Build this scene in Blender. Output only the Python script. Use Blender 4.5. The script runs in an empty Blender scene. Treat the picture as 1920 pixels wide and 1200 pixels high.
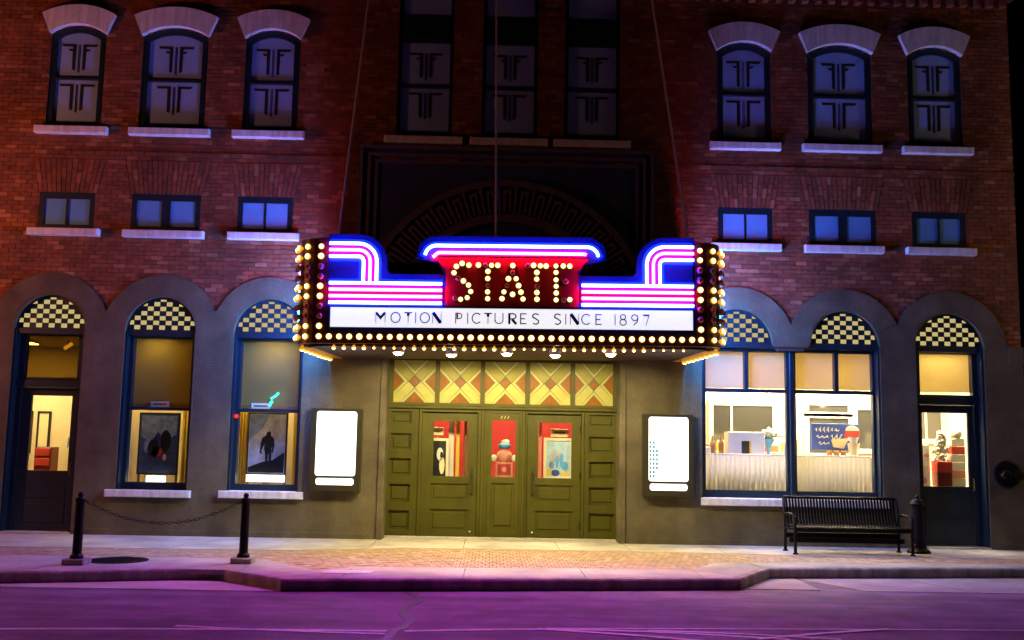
import bpy, bmesh, math, random
from mathutils import Vector, Matrix
from mathutils.geometry import tessellate_polygon
random.seed(7)
PI = math.pi
scene = bpy.context.scene
col = scene.collection

# ------------------------------------------------------------------ camera
cam_d = bpy.data.cameras.new('camera')
cam = bpy.data.objects.new('camera', cam_d); col.objects.link(cam)
cam_d.sensor_fit = 'HORIZONTAL'; cam_d.sensor_width = 36.0; cam_d.lens = 1900 / 1920 * 36
cam_d.clip_start = 0.1; cam_d.clip_end = 2000
pitch, yaw, roll = 0.12187055686, 0.018283245, 0.018626241
cp, sp, cy, sy, cr, sr = math.cos(pitch), math.sin(pitch), math.cos(yaw), math.sin(yaw), math.cos(roll), math.sin(roll)
fwd = Vector((sy*cp, cy*cp, sp)); rt = Vector((cy, -sy, 0)); up = rt.cross(fwd)
r_ = cr*rt + sr*up; u_ = -sr*rt + cr*up
cam.matrix_world = Matrix(((r_.x, u_.x, -fwd.x, -0.1889), (r_.y, u_.y, -fwd.y, -17.757), (r_.z, u_.z, -fwd.z, 1.664), (0, 0, 0, 1)))
scene.camera = cam

# ------------------------------------------------------------------ night sky, moon, exposure
world = bpy.data.worlds.new('World'); scene.world = world; world.use_nodes = True
wn = world.node_tree.nodes; wl = world.node_tree.links
bg = wn['Background']
sky = wn.new('ShaderNodeTexSky'); sky.sky_type = 'NISHITA'; sky.sun_disc = False
sky.sun_elevation = math.radians(-7); sky.sun_rotation = math.radians(200)
wl.new(sky.outputs[0], bg.inputs[0]); bg.inputs[1].default_value = 0.05
scene.view_settings.view_transform = 'Standard'; scene.view_settings.look = 'None'
scene.view_settings.exposure = 0.0; scene.view_settings.gamma = 1.0
scene.view_settings.use_curve_mapping = False
scene.cycles.use_denoising = True
scene.cycles.max_bounces = 8
scene.cycles.transparent_max_bounces = 16
scene.cycles.sample_clamp_indirect = 6.0
scene.cycles.caustics_reflective = False; scene.cycles.caustics_refractive = False

# light levels (one place to tune)
L_BLUE, L_RED = 170.0, 152.0
L_BULB = 9.0
L_DOWN = 215.0
L_STREET_L, L_STREET_R = 800.0, 170.0

# ------------------------------------------------------------------ materials
def mat(name, base=(.5, .5, .5), rough=.6, metal=0.0, emit=None, estr=0.0, bump=0.0, bscale=40.0, var=0.0, vscale=6.0, spec=.5, coat=0.0):
    m = bpy.data.materials.new(name); m.use_nodes = True
    nt = m.node_tree; b = nt.nodes['Principled BSDF']
    b.inputs['Base Color'].default_value = (*base, 1); b.inputs['Roughness'].default_value = rough
    b.inputs['Metallic'].default_value = metal; b.inputs['Specular IOR Level'].default_value = spec
    b.inputs['Coat Weight'].default_value = coat
    if emit:
        b.inputs['Emission Color'].default_value = (*emit, 1); b.inputs['Emission Strength'].default_value = estr
    if bump or var:
        tc = nt.nodes.new('ShaderNodeTexCoord')
    if var:
        n = nt.nodes.new('ShaderNodeTexNoise'); n.inputs['Scale'].default_value = vscale; n.inputs['Detail'].default_value = 8; n.inputs['Roughness'].default_value = .65
        nt.links.new(tc.outputs['Object'], n.inputs['Vector'])
        rp = nt.nodes.new('ShaderNodeMapRange'); rp.inputs[1].default_value = .3; rp.inputs[2].default_value = .7
        rp.inputs[3].default_value = 1 - var; rp.inputs[4].default_value = 1 + var
        nt.links.new(n.outputs[0], rp.inputs[0])
        mx = nt.nodes.new('ShaderNodeVectorMath'); mx.operation = 'SCALE'; mx.inputs[0].default_value = base
        nt.links.new(rp.outputs[0], mx.inputs['Scale']); nt.links.new(mx.outputs[0], b.inputs['Base Color'])
    if bump:
        n2 = nt.nodes.new('ShaderNodeTexNoise'); n2.inputs['Scale'].default_value = bscale; n2.inputs['Detail'].default_value = 6
        nt.links.new(tc.outputs['Object'], n2.inputs['Vector'])
        bp = nt.nodes.new('ShaderNodeBump'); bp.inputs['Strength'].default_value = bump; bp.inputs['Distance'].default_value = .02
        nt.links.new(n2.outputs[0], bp.inputs['Height']); nt.links.new(bp.outputs[0], b.inputs['Normal'])
    return m

def weather(m, scale, amt):
    """multiply the colour by noise stretched by scale: streaks, blotches, grain"""
    nt = m.node_tree; b = nt.nodes['Principled BSDF']; inp = b.inputs['Base Color']
    g = nt.nodes.new('ShaderNodeNewGeometry'); mp = nt.nodes.new('ShaderNodeMapping'); mp.inputs['Scale'].default_value = scale
    nt.links.new(g.outputs['Position'], mp.inputs[0])
    n = nt.nodes.new('ShaderNodeTexNoise'); n.inputs['Scale'].default_value = 1.0; n.inputs['Detail'].default_value = 5; nt.links.new(mp.outputs[0], n.inputs['Vector'])
    r = nt.nodes.new('ShaderNodeMapRange'); r.inputs[1].default_value = .35; r.inputs[2].default_value = .65; r.inputs[3].default_value = 1-amt; r.inputs[4].default_value = 1+amt*.8
    nt.links.new(n.outputs[0], r.inputs[0])
    v = nt.nodes.new('ShaderNodeVectorMath'); v.operation = 'SCALE'
    nt.links.new(inp.links[0].from_socket, v.inputs[0]); nt.links.new(r.outputs[0], v.inputs['Scale']); nt.links.new(v.outputs[0], inp)

def brick_mat(name, cols, rough=.85):
    m = mat(name, cols[0], rough, bump=.5, bscale=60)
    nt = m.node_tree; b = nt.nodes['Principled BSDF']
    g = nt.nodes.new('ShaderNodeNewGeometry'); oi = nt.nodes.new('ShaderNodeObjectInfo')
    ad = nt.nodes.new('ShaderNodeMath'); ad.operation = 'ADD'
    nt.links.new(g.outputs['Random Per Island'], ad.inputs[0]); nt.links.new(oi.outputs['Random'], ad.inputs[1])
    fr = nt.nodes.new('ShaderNodeMath'); fr.operation = 'FRACT'; nt.links.new(ad.outputs[0], fr.inputs[0])
    cr_ = nt.nodes.new('ShaderNodeValToRGB'); nt.links.new(fr.outputs[0], cr_.inputs[0])
    el = cr_.color_ramp.elements
    el[0].color = (*cols[0], 1); el[1].color = (*cols[-1], 1); el[1].position = 1
    for i, c in enumerate(cols[1:-1]):
        e = el.new((i + 1) / (len(cols) - 1)); e.color = (*c, 1)
    tc = nt.nodes.new('ShaderNodeTexCoord')
    n = nt.nodes.new('ShaderNodeTexNoise'); n.inputs['Scale'].default_value = 9; n.inputs['Detail'].default_value = 6
    nt.links.new(g.outputs['Position'], n.inputs['Vector'])
    rp = nt.nodes.new('ShaderNodeMapRange'); rp.inputs[1].default_value = .3; rp.inputs[2].default_value = .7; rp.inputs[3].default_value = .75; rp.inputs[4].default_value = 1.25
    nt.links.new(n.outputs[0], rp.inputs[0])
    vm = nt.nodes.new('ShaderNodeVectorMath'); vm.operation = 'SCALE'
    nt.links.new(cr_.outputs[0], vm.inputs[0]); nt.links.new(rp.outputs[0], vm.inputs['Scale'])
    nt.links.new(vm.outputs[0], b.inputs['Base Color'])
    return m

def shade_mat(name, base, tr=.45):
    m = mat(name, base, .9, bump=.2, bscale=20, var=.08, vscale=2); nt = m.node_tree
    t = nt.nodes.new('ShaderNodeBsdfTranslucent'); t.inputs[0].default_value = (*[min(.95, c*1.3) for c in base], 1)
    mx = nt.nodes.new('ShaderNodeMixShader'); mx.inputs[0].default_value = tr
    nt.links.new(nt.nodes['Principled BSDF'].outputs[0], mx.inputs[1]); nt.links.new(t.outputs[0], mx.inputs[2])
    nt.links.new(mx.outputs[0], nt.nodes['Material Output'].inputs[0]); return m

def glow(name, color, strength):
    m = bpy.data.materials.new(name); m.use_nodes = True; nt = m.node_tree
    nt.nodes.remove(nt.nodes['Principled BSDF'])
    e = nt.nodes.new('ShaderNodeEmission'); e.inputs[0].default_value = (*color, 1); e.inputs[1].default_value = strength
    nt.links.new(e.outputs[0], nt.nodes['Material Output'].inputs[0]); return m

def glass_mat(name, tint=(1, 1, 1), rough=.0, refl=1.0):
    m = bpy.data.materials.new(name); m.use_nodes = True; nt = m.node_tree
    nt.nodes.remove(nt.nodes['Principled BSDF'])
    t = nt.nodes.new('ShaderNodeBsdfTransparent'); t.inputs[0].default_value = (*tint, 1)
    g = nt.nodes.new('ShaderNodeBsdfGlossy'); g.inputs['Roughness'].default_value = rough
    f = nt.nodes.new('ShaderNodeFresnel'); f.inputs[0].default_value = 1.5
    mx = nt.nodes.new('ShaderNodeMixShader')
    ge = nt.nodes.new('ShaderNodeNewGeometry'); k = nt.nodes.new('ShaderNodeMath'); k.operation = 'SUBTRACT'; k.inputs[0].default_value = 1
    nt.links.new(ge.outputs['Backfacing'], k.inputs[1])
    q = nt.nodes.new('ShaderNodeMath'); q.operation = 'MULTIPLY'; nt.links.new(f.outputs[0], q.inputs[0]); nt.links.new(k.outputs[0], q.inputs[1])
    nt.links.new(q.outputs[0], mx.inputs[0]); nt.links.new(t.outputs[0], mx.inputs[1]); nt.links.new(g.outputs[0], mx.inputs[2])
    nt.links.new(mx.outputs[0], nt.nodes['Material Output'].inputs[0]); return m

def bulb_mat(name, k):
    m = glow(name, (1, .6, .2), 1); nt = m.node_tree; e = nt.nodes['Emission']
    tc = nt.nodes.new('ShaderNodeTexCoord'); sx = nt.nodes.new('ShaderNodeSeparateXYZ'); nt.links.new(tc.outputs['Object'], sx.inputs[0])
    mr = nt.nodes.new('ShaderNodeMapRange'); mr.inputs[1].default_value = -.013; mr.inputs[2].default_value = -.045; mr.inputs[3].default_value = 0; mr.inputs[4].default_value = 1
    nt.links.new(sx.outputs['Y'], mr.inputs[0])
    r = nt.nodes.new('ShaderNodeValToRGB'); nt.links.new(mr.outputs[0], r.inputs[0])
    el = r.color_ramp.elements; el[0].color = (1, .36, .02, 1); el[1].color = (1, .76, .36, 1)
    x = el.new(.55); x.color = (1, .52, .08, 1)
    s = nt.nodes.new('ShaderNodeMath'); s.operation = 'POWER'; s.inputs[1].default_value = 3.6; nt.links.new(mr.outputs[0], s.inputs[0])
    s2 = nt.nodes.new('ShaderNodeMath'); s2.operation = 'MULTIPLY_ADD'; s2.inputs[1].default_value = k; s2.inputs[2].default_value = .95; nt.links.new(s.outputs[0], s2.inputs[0])
    nt.links.new(r.outputs[0], e.inputs[0]); nt.links.new(s2.outputs[0], e.inputs[1]); return m

M = {}
M['brick'] = brick_mat('red_brick', [(.135, .040, .016), (.19, .058, .022), (.24, .076, .030), (.16, .050, .019), (.21, .066, .025), (.34, .14, .07)])
weather(M['brick'], (.9, .9, .6), .30)
M['mortar'] = mat('mortar', (.09, .065, .055), .95, bump=.6, bscale=120, var=.2, vscale=3)
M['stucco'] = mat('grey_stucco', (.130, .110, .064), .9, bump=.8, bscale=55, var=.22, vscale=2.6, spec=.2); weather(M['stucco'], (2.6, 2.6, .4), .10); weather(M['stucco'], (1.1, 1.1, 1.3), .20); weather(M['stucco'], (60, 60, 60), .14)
M['limestone'] = mat('limestone', (.68, .67, .68), .8, bump=.35, bscale=45, var=.12, vscale=5, spec=.25); weather(M['limestone'], (12, 12, 1.5), .16)
M['darkstone'] = mat('mauve_terracotta', (.13, .10, .20), .85, bump=.4, bscale=40, var=.2, vscale=6)
M['bluestone'] = mat('blue_painted_render', (.035, .05, .22), .85, bump=.4, bscale=40, var=.15, vscale=4)
M['frame'] = mat('blue_black_window_paint', (.006, .019, .030), .45, bump=.1, bscale=30, var=.15)
M['doorpaint'] = mat('blue_black_door_paint', (.018, .03, .04), .4, bump=.08, var=.15)
M['green'] = mat('olive_green_paint', (.064, .060, .0055), .5, bump=.12, bscale=25, var=.12, vscale=4, spec=.2); weather(M['green'], (3, 3, 1.2), .10); weather(M['green'], (40, 40, 40), .1)
M['glass'] = glass_mat('window_glass')
M['dimmed'] = glass_mat('darkened_window_glass', (.33, .27, .13))  # tint added to darken the room seen through the left transom
M['blind'] = mat('pale_blue_window_blind', (.13, .42, .82), .8, bump=.15, bscale=18, var=.08, vscale=2)
M['winfilm'] = mat('pale_window_film', (.25, .42, .74), .6, bump=.15, bscale=18, var=.1, vscale=2)  # filmed glass built as bare panels, pane left out to brighten them
M['emblem'] = mat('black_vinyl', (.012, .012, .014), .6)
M['shade_olive'] = shade_mat('olive_roller_shade', (.30, .25, .06))
M['shade_tan'] = shade_mat('tan_roller_shade', (.62, .54, .33))
M['navy'] = mat('navy_sign_enamel', (.001, .002, .03), .55, bump=.05)
M['azure'] = mat('azure_halo_enamel', (.006, .062, .26), .4)
M['magenta'] = mat('magenta_glow_enamel', (.03, .0008, .034), .5, spec=.1)
M['redpanel'] = mat('red_sign_enamel', (.25, .0022, .007), .5, bump=.05)
M['maroon'] = mat('maroon_sign_metal', (.045, .009, .005), .4, bump=.08)
M['soffit'] = mat('soffit_paint', (.05, .022, .02), .6, bump=.1)
M['gold'] = mat('bulb_lit_trim', (.75, .42, .03), .4)
M['neon_blue'] = glow('blue_neon_tube', (.02, .03, 1.0), L_BLUE)
M['neon_red'] = glow('red_neon_tube', (1.0, .011, .10), L_RED)
M['neon_side'] = glow('blue_side_neon_tube', (.01, .24, 1.0), L_BLUE*1.1)
M['neon_side_red'] = glow('red_side_neon_tube', (1.0, .02, .06), L_RED*.72)
M['bulb'] = bulb_mat('lit_sign_bulb', L_BULB)
M['bulb_off'] = mat('unlit_sign_bulb', (.34, .09, .08), .3)
M['letterboard'] = mat('lit_letter_board', (.85, .85, .85), .5, emit=(.93, .94, 1.0), estr=.92)
M['letter'] = mat('blue_black_letter', (.01, .02, .12), .4)
M['lightbox'] = mat('lit_poster_panel', (.8, .8, .8), .4, emit=(1, .97, .92), estr=2.2)
M['case'] = mat('bronze_case_metal', (.06, .055, .03), .35, metal=.4, bump=.05)
M['downlight'] = glow('downlight_lens', (1, .86, .6), 60)
M['iron'] = mat('black_painted_iron', (.003, .0032, .0036), .55, spec=.18, bump=.15, bscale=60)
M['steel'] = mat('galvanised_rod', (.60, .56, .58), .5, metal=.2)
M['brass'] = mat('brass', (.55, .38, .12), .3, metal=.9)
M['concrete'] = mat('sidewalk_concrete', (.48, .44, .38), .85, bump=.5, bscale=70, var=.16, vscale=2.2, spec=.2); weather(M['concrete'], (1.3, 1.3, 1), .18); weather(M['concrete'], (45, 45, 45), .16)
M['kerb'] = mat('kerb_concrete', (.40, .36, .30), .85, bump=.5, bscale=60, var=.25, vscale=3, spec=.25); weather(M['kerb'], (5, 5, .8), .3); weather(M['kerb'], (50, 50, 50), .2)
M['paver'] = brick_mat('brick_paver', [(.40, .25, .18), (.45, .29, .21), (.37, .23, .16), (.49, .34, .25)], .8)
M['bed'] = mat('sand_bed', (.30, .26, .2), .95, bump=.5, bscale=90)
M['road'] = mat('road_asphalt', (.225, .155, .215), .62, bump=.5, bscale=70, var=.18, vscale=1.3, spec=.15); weather(M['road'], (.25, 2.6, 1), .28); weather(M['road'], (70, 70, 70), .35); weather(M['road'], (2.2, 2.2, 1), .2)  # magenta tint put into the base for the purple of the neon light
M['tar'] = mat('crack_tar', (.015, .014, .014), .45)
M['line'] = mat('worn_road_paint', (.80, .78, .76), .5, bump=.3, var=.22, vscale=8)
M['earth'] = mat('dark_earth', (.08, .07, .06), .95)
M['room'] = mat('cream_plaster', (.78, .66, .42), .8, bump=.1, var=.05)
M['room_white'] = mat('white_plaster', (.82, .76, .60), .8, bump=.1, var=.04)
M['room_red'] = mat('crimson_plaster', (.42, .03, .04), .8, bump=.1, var=.08)
M['sheer'] = shade_mat('cream_sheer_cloth', (.85, .80, .66), .72)
M['white'] = mat('white_paint', (.78, .75, .68), .55, bump=.08, var=.05)
M['cream'] = mat('cream_board', (.80, .72, .45), .6)
M['red'] = mat('red_card', (.60, .05, .04), .5, var=.1)
M['darkred'] = mat('dark_red_wood', (.22, .025, .02), .4, var=.15)
M['black'] = mat('black_plastic', (.015, .015, .016), .4)
M['mirror'] = mat('dark_mirror', (.05, .05, .05), .12, spec=.9, coat=.6)
M['wood'] = mat('stained_wood', (.28, .14, .05), .45, bump=.15, var=.25, vscale=7)
M['yellow'] = mat('yellow_paint', (.80, .55, .06), .5, var=.05)
M['blue_print'] = mat('blue_print', (.03, .07, .38), .5, var=.1)
M['dk_print'] = mat('dark_blue_print', (.05, .075, .19), .35, var=.5, vscale=9)
M['sky_print'] = mat('pale_sky_print', (.45, .46, .52), .35, var=.45, vscale=5)
M['mid_print'] = mat('slate_print', (.20, .27, .48), .35, var=.5, vscale=8)
M['ltblue_print'] = mat('light_blue_print', (.42, .62, .78), .4, var=.25, vscale=9)
M['blk_print'] = mat('black_print', (.01, .01, .012), .4)
M['pink_print'] = mat('salmon_print', (.75, .33, .25), .5, var=.1)
M['puff'] = mat('popcorn_white', (.85, .80, .66), .8, bump=.25, bscale=35, var=.1)
M['skyblue'] = mat('sky_blue_print', (.10, .38, .75), .45)
M['teal_glow'] = glow('teal_signal_glow', (.08, .85, .8), 1.6)
M['red_glow'] = glow('red_signal_glow', (1, .03, .02), 2.0)
M['amber_glow'] = glow('amber_lamp', (1, .55, .18), 5)
M['ceil_glow'] = glow('ceiling_panel_lamp', (1, .75, .33), 95)
M['tile'] = glow('lit_lattice_pane', (1, .80, .33), .55)
M['g_cream'] = mat('cream_art_glass', (.23, .205, .02), .35, emit=(.9, .75, .2), estr=.03, var=.18, vscale=5, spec=.12)
M['g_yel'] = mat('yellow_art_glass', (.36, .33, .07), .35, emit=(.9, .8, .3), estr=.05, var=.15, vscale=5, spec=.12)
M['g_amber'] = mat('amber_art_glass', (.20, .068, .001), .35, emit=(1, .4, .05), estr=.02, var=.25, vscale=7, spec=.1)
M['lead'] = mat('dark_came', (.05, .042, .006), .5)
M['street_globe'] = glow('street_lamp_globe', (1, .62, .25), 25)

# ------------------------------------------------------------------ mesh helpers
class MB:
    def __init__(s): s.v = []; s.f = []
    def add(s, vs, fs):
        o = len(s.v); s.v += [tuple(v) for v in vs]; s.f += [tuple(i + o for i in f) for f in fs]; return s
    def box(s, x0, x1, y0, y1, z0, z1):
        return s.add([(x0,y0,z0),(x1,y0,z0),(x1,y1,z0),(x0,y1,z0),(x0,y0,z1),(x1,y0,z1),(x1,y1,z1),(x0,y1,z1)],
                     [(0,3,2,1),(4,5,6,7),(0,1,5,4),(1,2,6,5),(2,3,7,6),(3,0,4,7)])
    def bev(s, x0, x1, y0, y1, z0, z1, b=.008):
        """box with its front (-y) edges chamfered"""
        return s.add([(x0,y0+b,z0),(x1,y0+b,z0),(x1,y1,z0),(x0,y1,z0),(x0,y0+b,z1),(x1,y0+b,z1),(x1,y1,z1),(x0,y1,z1),
                      (x0+b,y0,z0+b),(x1-b,y0,z0+b),(x1-b,y0,z1-b),(x0+b,y0,z1-b)],
                     [(0,3,2,1),(4,5,6,7),(1,2,6,5),(2,3,7,6),(3,0,4,7),(8,9,10,11),(0,1,9,8),(1,5,10,9),(5,4,11,10),(4,0,8,11)])
    def plate(s, outline, holes, y0, y1):
        """XZ polygon with holes, front face at y0, back at y1"""
        loops = [outline] + list(holes)
        pts = [p for l in loops for p in l]; n = len(pts)
        tr = tessellate_polygon([[Vector((p[0], p[1], 0)) for p in l] for l in loops])
        fs = []
        for t in tr:
            a, b, c = (pts[i] for i in t)
            cr2 = (b[0]-a[0])*(c[1]-a[1]) - (b[1]-a[1])*(c[0]-a[0])
            if abs(cr2) < 1e-12: continue
            t = t if cr2 > 0 else (t[0], t[2], t[1])
            fs.append(t); fs.append((t[0]+n, t[2]+n, t[1]+n))
        o = 0
        for k, l in enumerate(loops):
            m = len(l)
            ar = sum(l[i][0]*l[(i+1)%m][1] - l[(i+1)%m][0]*l[i][1] for i in range(m))
            ccw = ar > 0
            for i in range(m):
                a, b = o + i, o + (i+1) % m
                if ccw == (k == 0): fs.append((b, a, a+n, b+n))
                else: fs.append((a, b, b+n, a+n))
            o += m
        return s.add([(p[0], y0, p[1]) for p in pts] + [(p[0], y1, p[1]) for p in pts], fs)
    def slab(s, outline, z0, z1):
        """XY polygon extruded from z0 up to z1"""
        n = len(outline); tr = tessellate_polygon([[Vector((p[0], p[1], 0)) for p in outline]])
        fs = []
        for t in tr:
            a, b, c = (outline[i] for i in t)
            cr2 = (b[0]-a[0])*(c[1]-a[1]) - (b[1]-a[1])*(c[0]-a[0])
            t = t if cr2 > 0 else (t[0], t[2], t[1])
            fs.append((t[0]+n, t[1]+n, t[2]+n)); fs.append((t[0], t[2], t[1]))
        ar = sum(outline[i][0]*outline[(i+1)%n][1] - outline[(i+1)%n][0]*outline[i][1] for i in range(n))
        for i in range(n):
            a, b = i, (i+1) % n
            fs.append((a, b, b+n, a+n) if ar > 0 else (b, a, a+n, b+n))
        return s.add([(p[0], p[1], z0) for p in outline] + [(p[0], p[1], z1) for p in outline], fs)
    def lathe(s, prof, cx=0, cy=0, n=16):
        """profile (r, z) spun about a vertical axis"""
        k = len(prof); vs = []
        for (r, z) in prof:
            for i in range(n): vs.append((cx + r*math.cos(2*PI*i/n), cy + r*math.sin(2*PI*i/n), z))
        fs = [(j*n+i, j*n+(i+1)%n, (j+1)*n+(i+1)%n, (j+1)*n+i) for j in range(k-1) for i in range(n)]
        fs.append(tuple(range(n))[::-1]); fs.append(tuple((k-1)*n+i for i in range(n)))
        return s.add(vs, fs)
    def tube(s, pts, r, n=8, closed=False):
        pts = [Vector(p) for p in pts]; m = len(pts); vs = []; prev = None
        for i, p in enumerate(pts):
            if closed: t = (pts[(i+1) % m] - pts[i-1])
            else: t = pts[min(i+1, m-1)] - pts[max(i-1, 0)]
            t.normalize()
            if prev is None:
                a = Vector((0, 0, 1)) if abs(t.z) < .9 else Vector((1, 0, 0))
                u = t.cross(a).normalized()
            else:
                u = (prev - t * prev.dot(t)).normalized()
            prev = u; w = t.cross(u)
            for k in range(n): vs.append(p + r*(math.cos(2*PI*k/n)*u + math.sin(2*PI*k/n)*w))
        fs = [(i*n+k, i*n+(k+1)%n, ((i+1)%m)*n+(k+1)%n, ((i+1)%m)*n+k) for i in range(m if closed else m-1) for k in range(n)]
        if not closed: fs += [tuple(range(n))[::-1], tuple((m-1)*n+k for k in range(n))]
        return s.add(vs, fs)
    def ball(s, c, r, n=10, k=6, sq=(1, 1, 1)):
        vs = [(c[0], c[1], c[2]+r*sq[2])]
        for j in range(1, k):
            for i in range(n):
                a, b = PI*j/k, 2*PI*i/n
                vs.append((c[0]+r*sq[0]*math.sin(a)*math.cos(b), c[1]+r*sq[1]*math.sin(a)*math.sin(b), c[2]+r*sq[2]*math.cos(a)))
        vs.append((c[0], c[1], c[2]-r*sq[2])); e = len(vs)-1
        fs = [(0, 1+i, 1+(i+1) % n) for i in range(n)]
        fs += [(1+j*n+i, 1+(j+1)*n+i, 1+(j+1)*n+(i+1)%n, 1+j*n+(i+1)%n) for j in range(k-2) for i in range(n)]
        fs += [(e, 1+(k-2)*n+(i+1) % n, 1+(k-2)*n+i) for i in range(n)]
        return s.add(vs, fs)
    def mesh(s, name, m, smooth=False):
        me = bpy.data.meshes.new(name); me.from_pydata(s.v, [], s.f); me.materials.append(m)
        if smooth: me.polygons.foreach_set('use_smooth', [True]*len(me.polygons))
        me.update(); return me

def link(name, me, parent=None, loc=None, rot=None):
    o = bpy.data.objects.new(name, me); col.objects.link(o)
    if parent is not None: o.parent = parent
    if loc is not None: o.location = loc
    if rot is not None: o.rotation_euler = rot
    return o
def part(name, mb, m, parent, loc=None, smooth=False, label=None, kind=None):
    o = link(name, mb.mesh(name, M[m] if isinstance(m, str) else m, smooth), parent, loc)
    if label: o['label'] = label
    if kind: o['kind'] = kind
    return o
def empty(name, parent=None, loc=(0, 0, 0), rot=(0, 0, 0)):
    o = bpy.data.objects.new(name, None); col.objects.link(o); o.location = loc; o.rotation_euler = rot
    o.empty_display_size = .1
    if parent is not None: o.parent = parent
    return o
def tag(o, label, cat, group=None):
    o['label'] = label; o['category'] = cat
    if group: o['group'] = group
    return o
def thing(name, label, cat, loc=(0, 0, 0), rot=(0, 0, 0), group=None):
    return tag(empty(name, None, loc, rot), label, cat, group)
def struct(name, mb, m):
    o = part(name, mb, m, None); o['kind'] = 'structure'; return o

def rect(x0, x1, z0, z1): return [(x0, z0), (x1, z0), (x1, z1), (x0, z1)]
def arc(cx, cz, r, a0, a1, n): return [(cx + r*math.cos(math.radians(a0+(a1-a0)*i/n)), cz + r*math.sin(math.radians(a0+(a1-a0)*i/n))) for i in range(n+1)]
def ribbon(pts, w):
    """polygon along an open polyline"""
    L, R = [], []
    m = len(pts)
    for i, p in enumerate(pts):
        a = Vector(pts[max(i-1, 0)]); b = Vector(pts[min(i+1, m-1)]); t = (b-a).normalized(); n = Vector((-t.y, t.x))
        k = 1.0
        if 0 < i < m-1:
            t1 = (Vector(p)-Vector(pts[i-1])).normalized(); k = 1/max(.45, Vector((-t1.y, t1.x)).dot(n))
        L.append((p[0]+n.x*w/2*k, p[1]+n.y*w/2*k)); R.append((p[0]-n.x*w/2*k, p[1]-n.y*w/2*k))
    return R + L[::-1]
def rrect(x0, x1, z0, z1, r):
    return arc(x0+r, z0+r, r, 180, 270, 5) + arc(x1-r, z0+r, r, 270, 360, 5) + arc(x1-r, z1-r, r, 0, 90, 5) + arc(x0+r, z1-r, r, 90, 180, 5)
def segarch(cx, hw, z0, zs, sag, n=12):
    """opening: rectangle with a segmental arched head, counter-clockwise from bottom left"""
    r = (hw*hw + sag*sag) / (2*sag); cz = zs + sag - r; a = math.degrees(math.asin(hw / r))
    return [(cx-hw, z0), (cx+hw, z0)] + arc(cx, cz, r, 90-a, 90+a, n)

# ------------------------------------------------------------------ ground, road, pavement
struct('ground', MB().slab([(-900, -900), (900, -900), (900, 900), (-900, 900)], -.5, -.30), 'earth')
K = [(-14, -5.75), (-6.16, -5.0), (-3.70, -4.32), (-2.68, -5.22), (.1, -4.90), (3.06, -4.48), (3.74, -3.33), (7.6, -2.80), (16, -2.55)]
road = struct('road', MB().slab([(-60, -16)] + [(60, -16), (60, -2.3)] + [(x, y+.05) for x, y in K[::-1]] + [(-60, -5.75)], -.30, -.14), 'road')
# concrete gutter aprons
struct('gutter', MB().slab([(3.12, -4.42), (4.1, -4.43), (4.1, -3.22), (3.74, -3.30)], -.2, -.132), 'concrete')
for a, b in (((4.12, -3.22), (5.6, -2.98)), ((5.62, -2.98), (9, -2.6)), ((9.02, -2.6), (16, -2.4))):
    sh = .55
    struct('gutter', MB().slab([(a[0]+sh, -4.45), (b[0]+sh, -4.45), (b[0], b[1]), (a[0], a[1])], -.2, -.134), 'concrete')
struct('gutter', MB().slab([(-6.2, -5.25), (-2.70, -5.28), (-2.68, -5.1), (-3.70, -4.25), (-6.2, -4.9)], -.2, -.134), 'concrete')
# kerb stones
kerb = empty('kerb'); kerb['kind'] = 'structure'
def offset_in(pts, d):
    out = []
    for i, p in enumerate(pts):
        a = Vector(pts[max(i-1, 0)]); b = Vector(pts[min(i+1, len(pts)-1)]); t = (b-a).normalized(); out.append((p[0]-t.y*d, p[1]+t.x*d))
    return out
KI = offset_in(K, .16)
def lerp(a, b, t): return (a[0]+(b[0]-a[0])*t, a[1]+(b[1]-a[1])*t)
for i in range(len(K)-1):
    n = max(1, round((Vector(K[i+1])-Vector(K[i])).length / 2.1))
    for k in range(n):
        e = .004 / max(.5, (Vector(K[i+1])-Vector(K[i])).length)
        t0, t1 = k/n + (e if k else 0), (k+1)/n
        a, b, c, d = lerp(K[i], K[i+1], t0), lerp(K[i], K[i+1], t1), lerp(KI[i], KI[i+1], t1), lerp(KI[i], KI[i+1], t0)
        mb = MB(); bv = .022
        def ins(p, q): return lerp(p, q, bv/.16)
        A, B = ins(a, d), ins(b, c)
        mb.add([(a[0], a[1], -.22), (b[0], b[1], -.22), (b[0], b[1], -bv), (a[0], a[1], -bv), (A[0], A[1], .0), (B[0], B[1], .0), (c[0], c[1], .0), (d[0], d[1], .0), (c[0], c[1], -.22), (d[0], d[1], -.22)],
               [(0, 1, 2, 3), (3, 2, 5, 4), (4, 5, 6, 7), (7, 6, 8, 9), (0, 3, 4, 7, 9), (1, 8, 6, 5, 2)])
        part('kerb_stone', mb, 'kerb', kerb)
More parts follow.
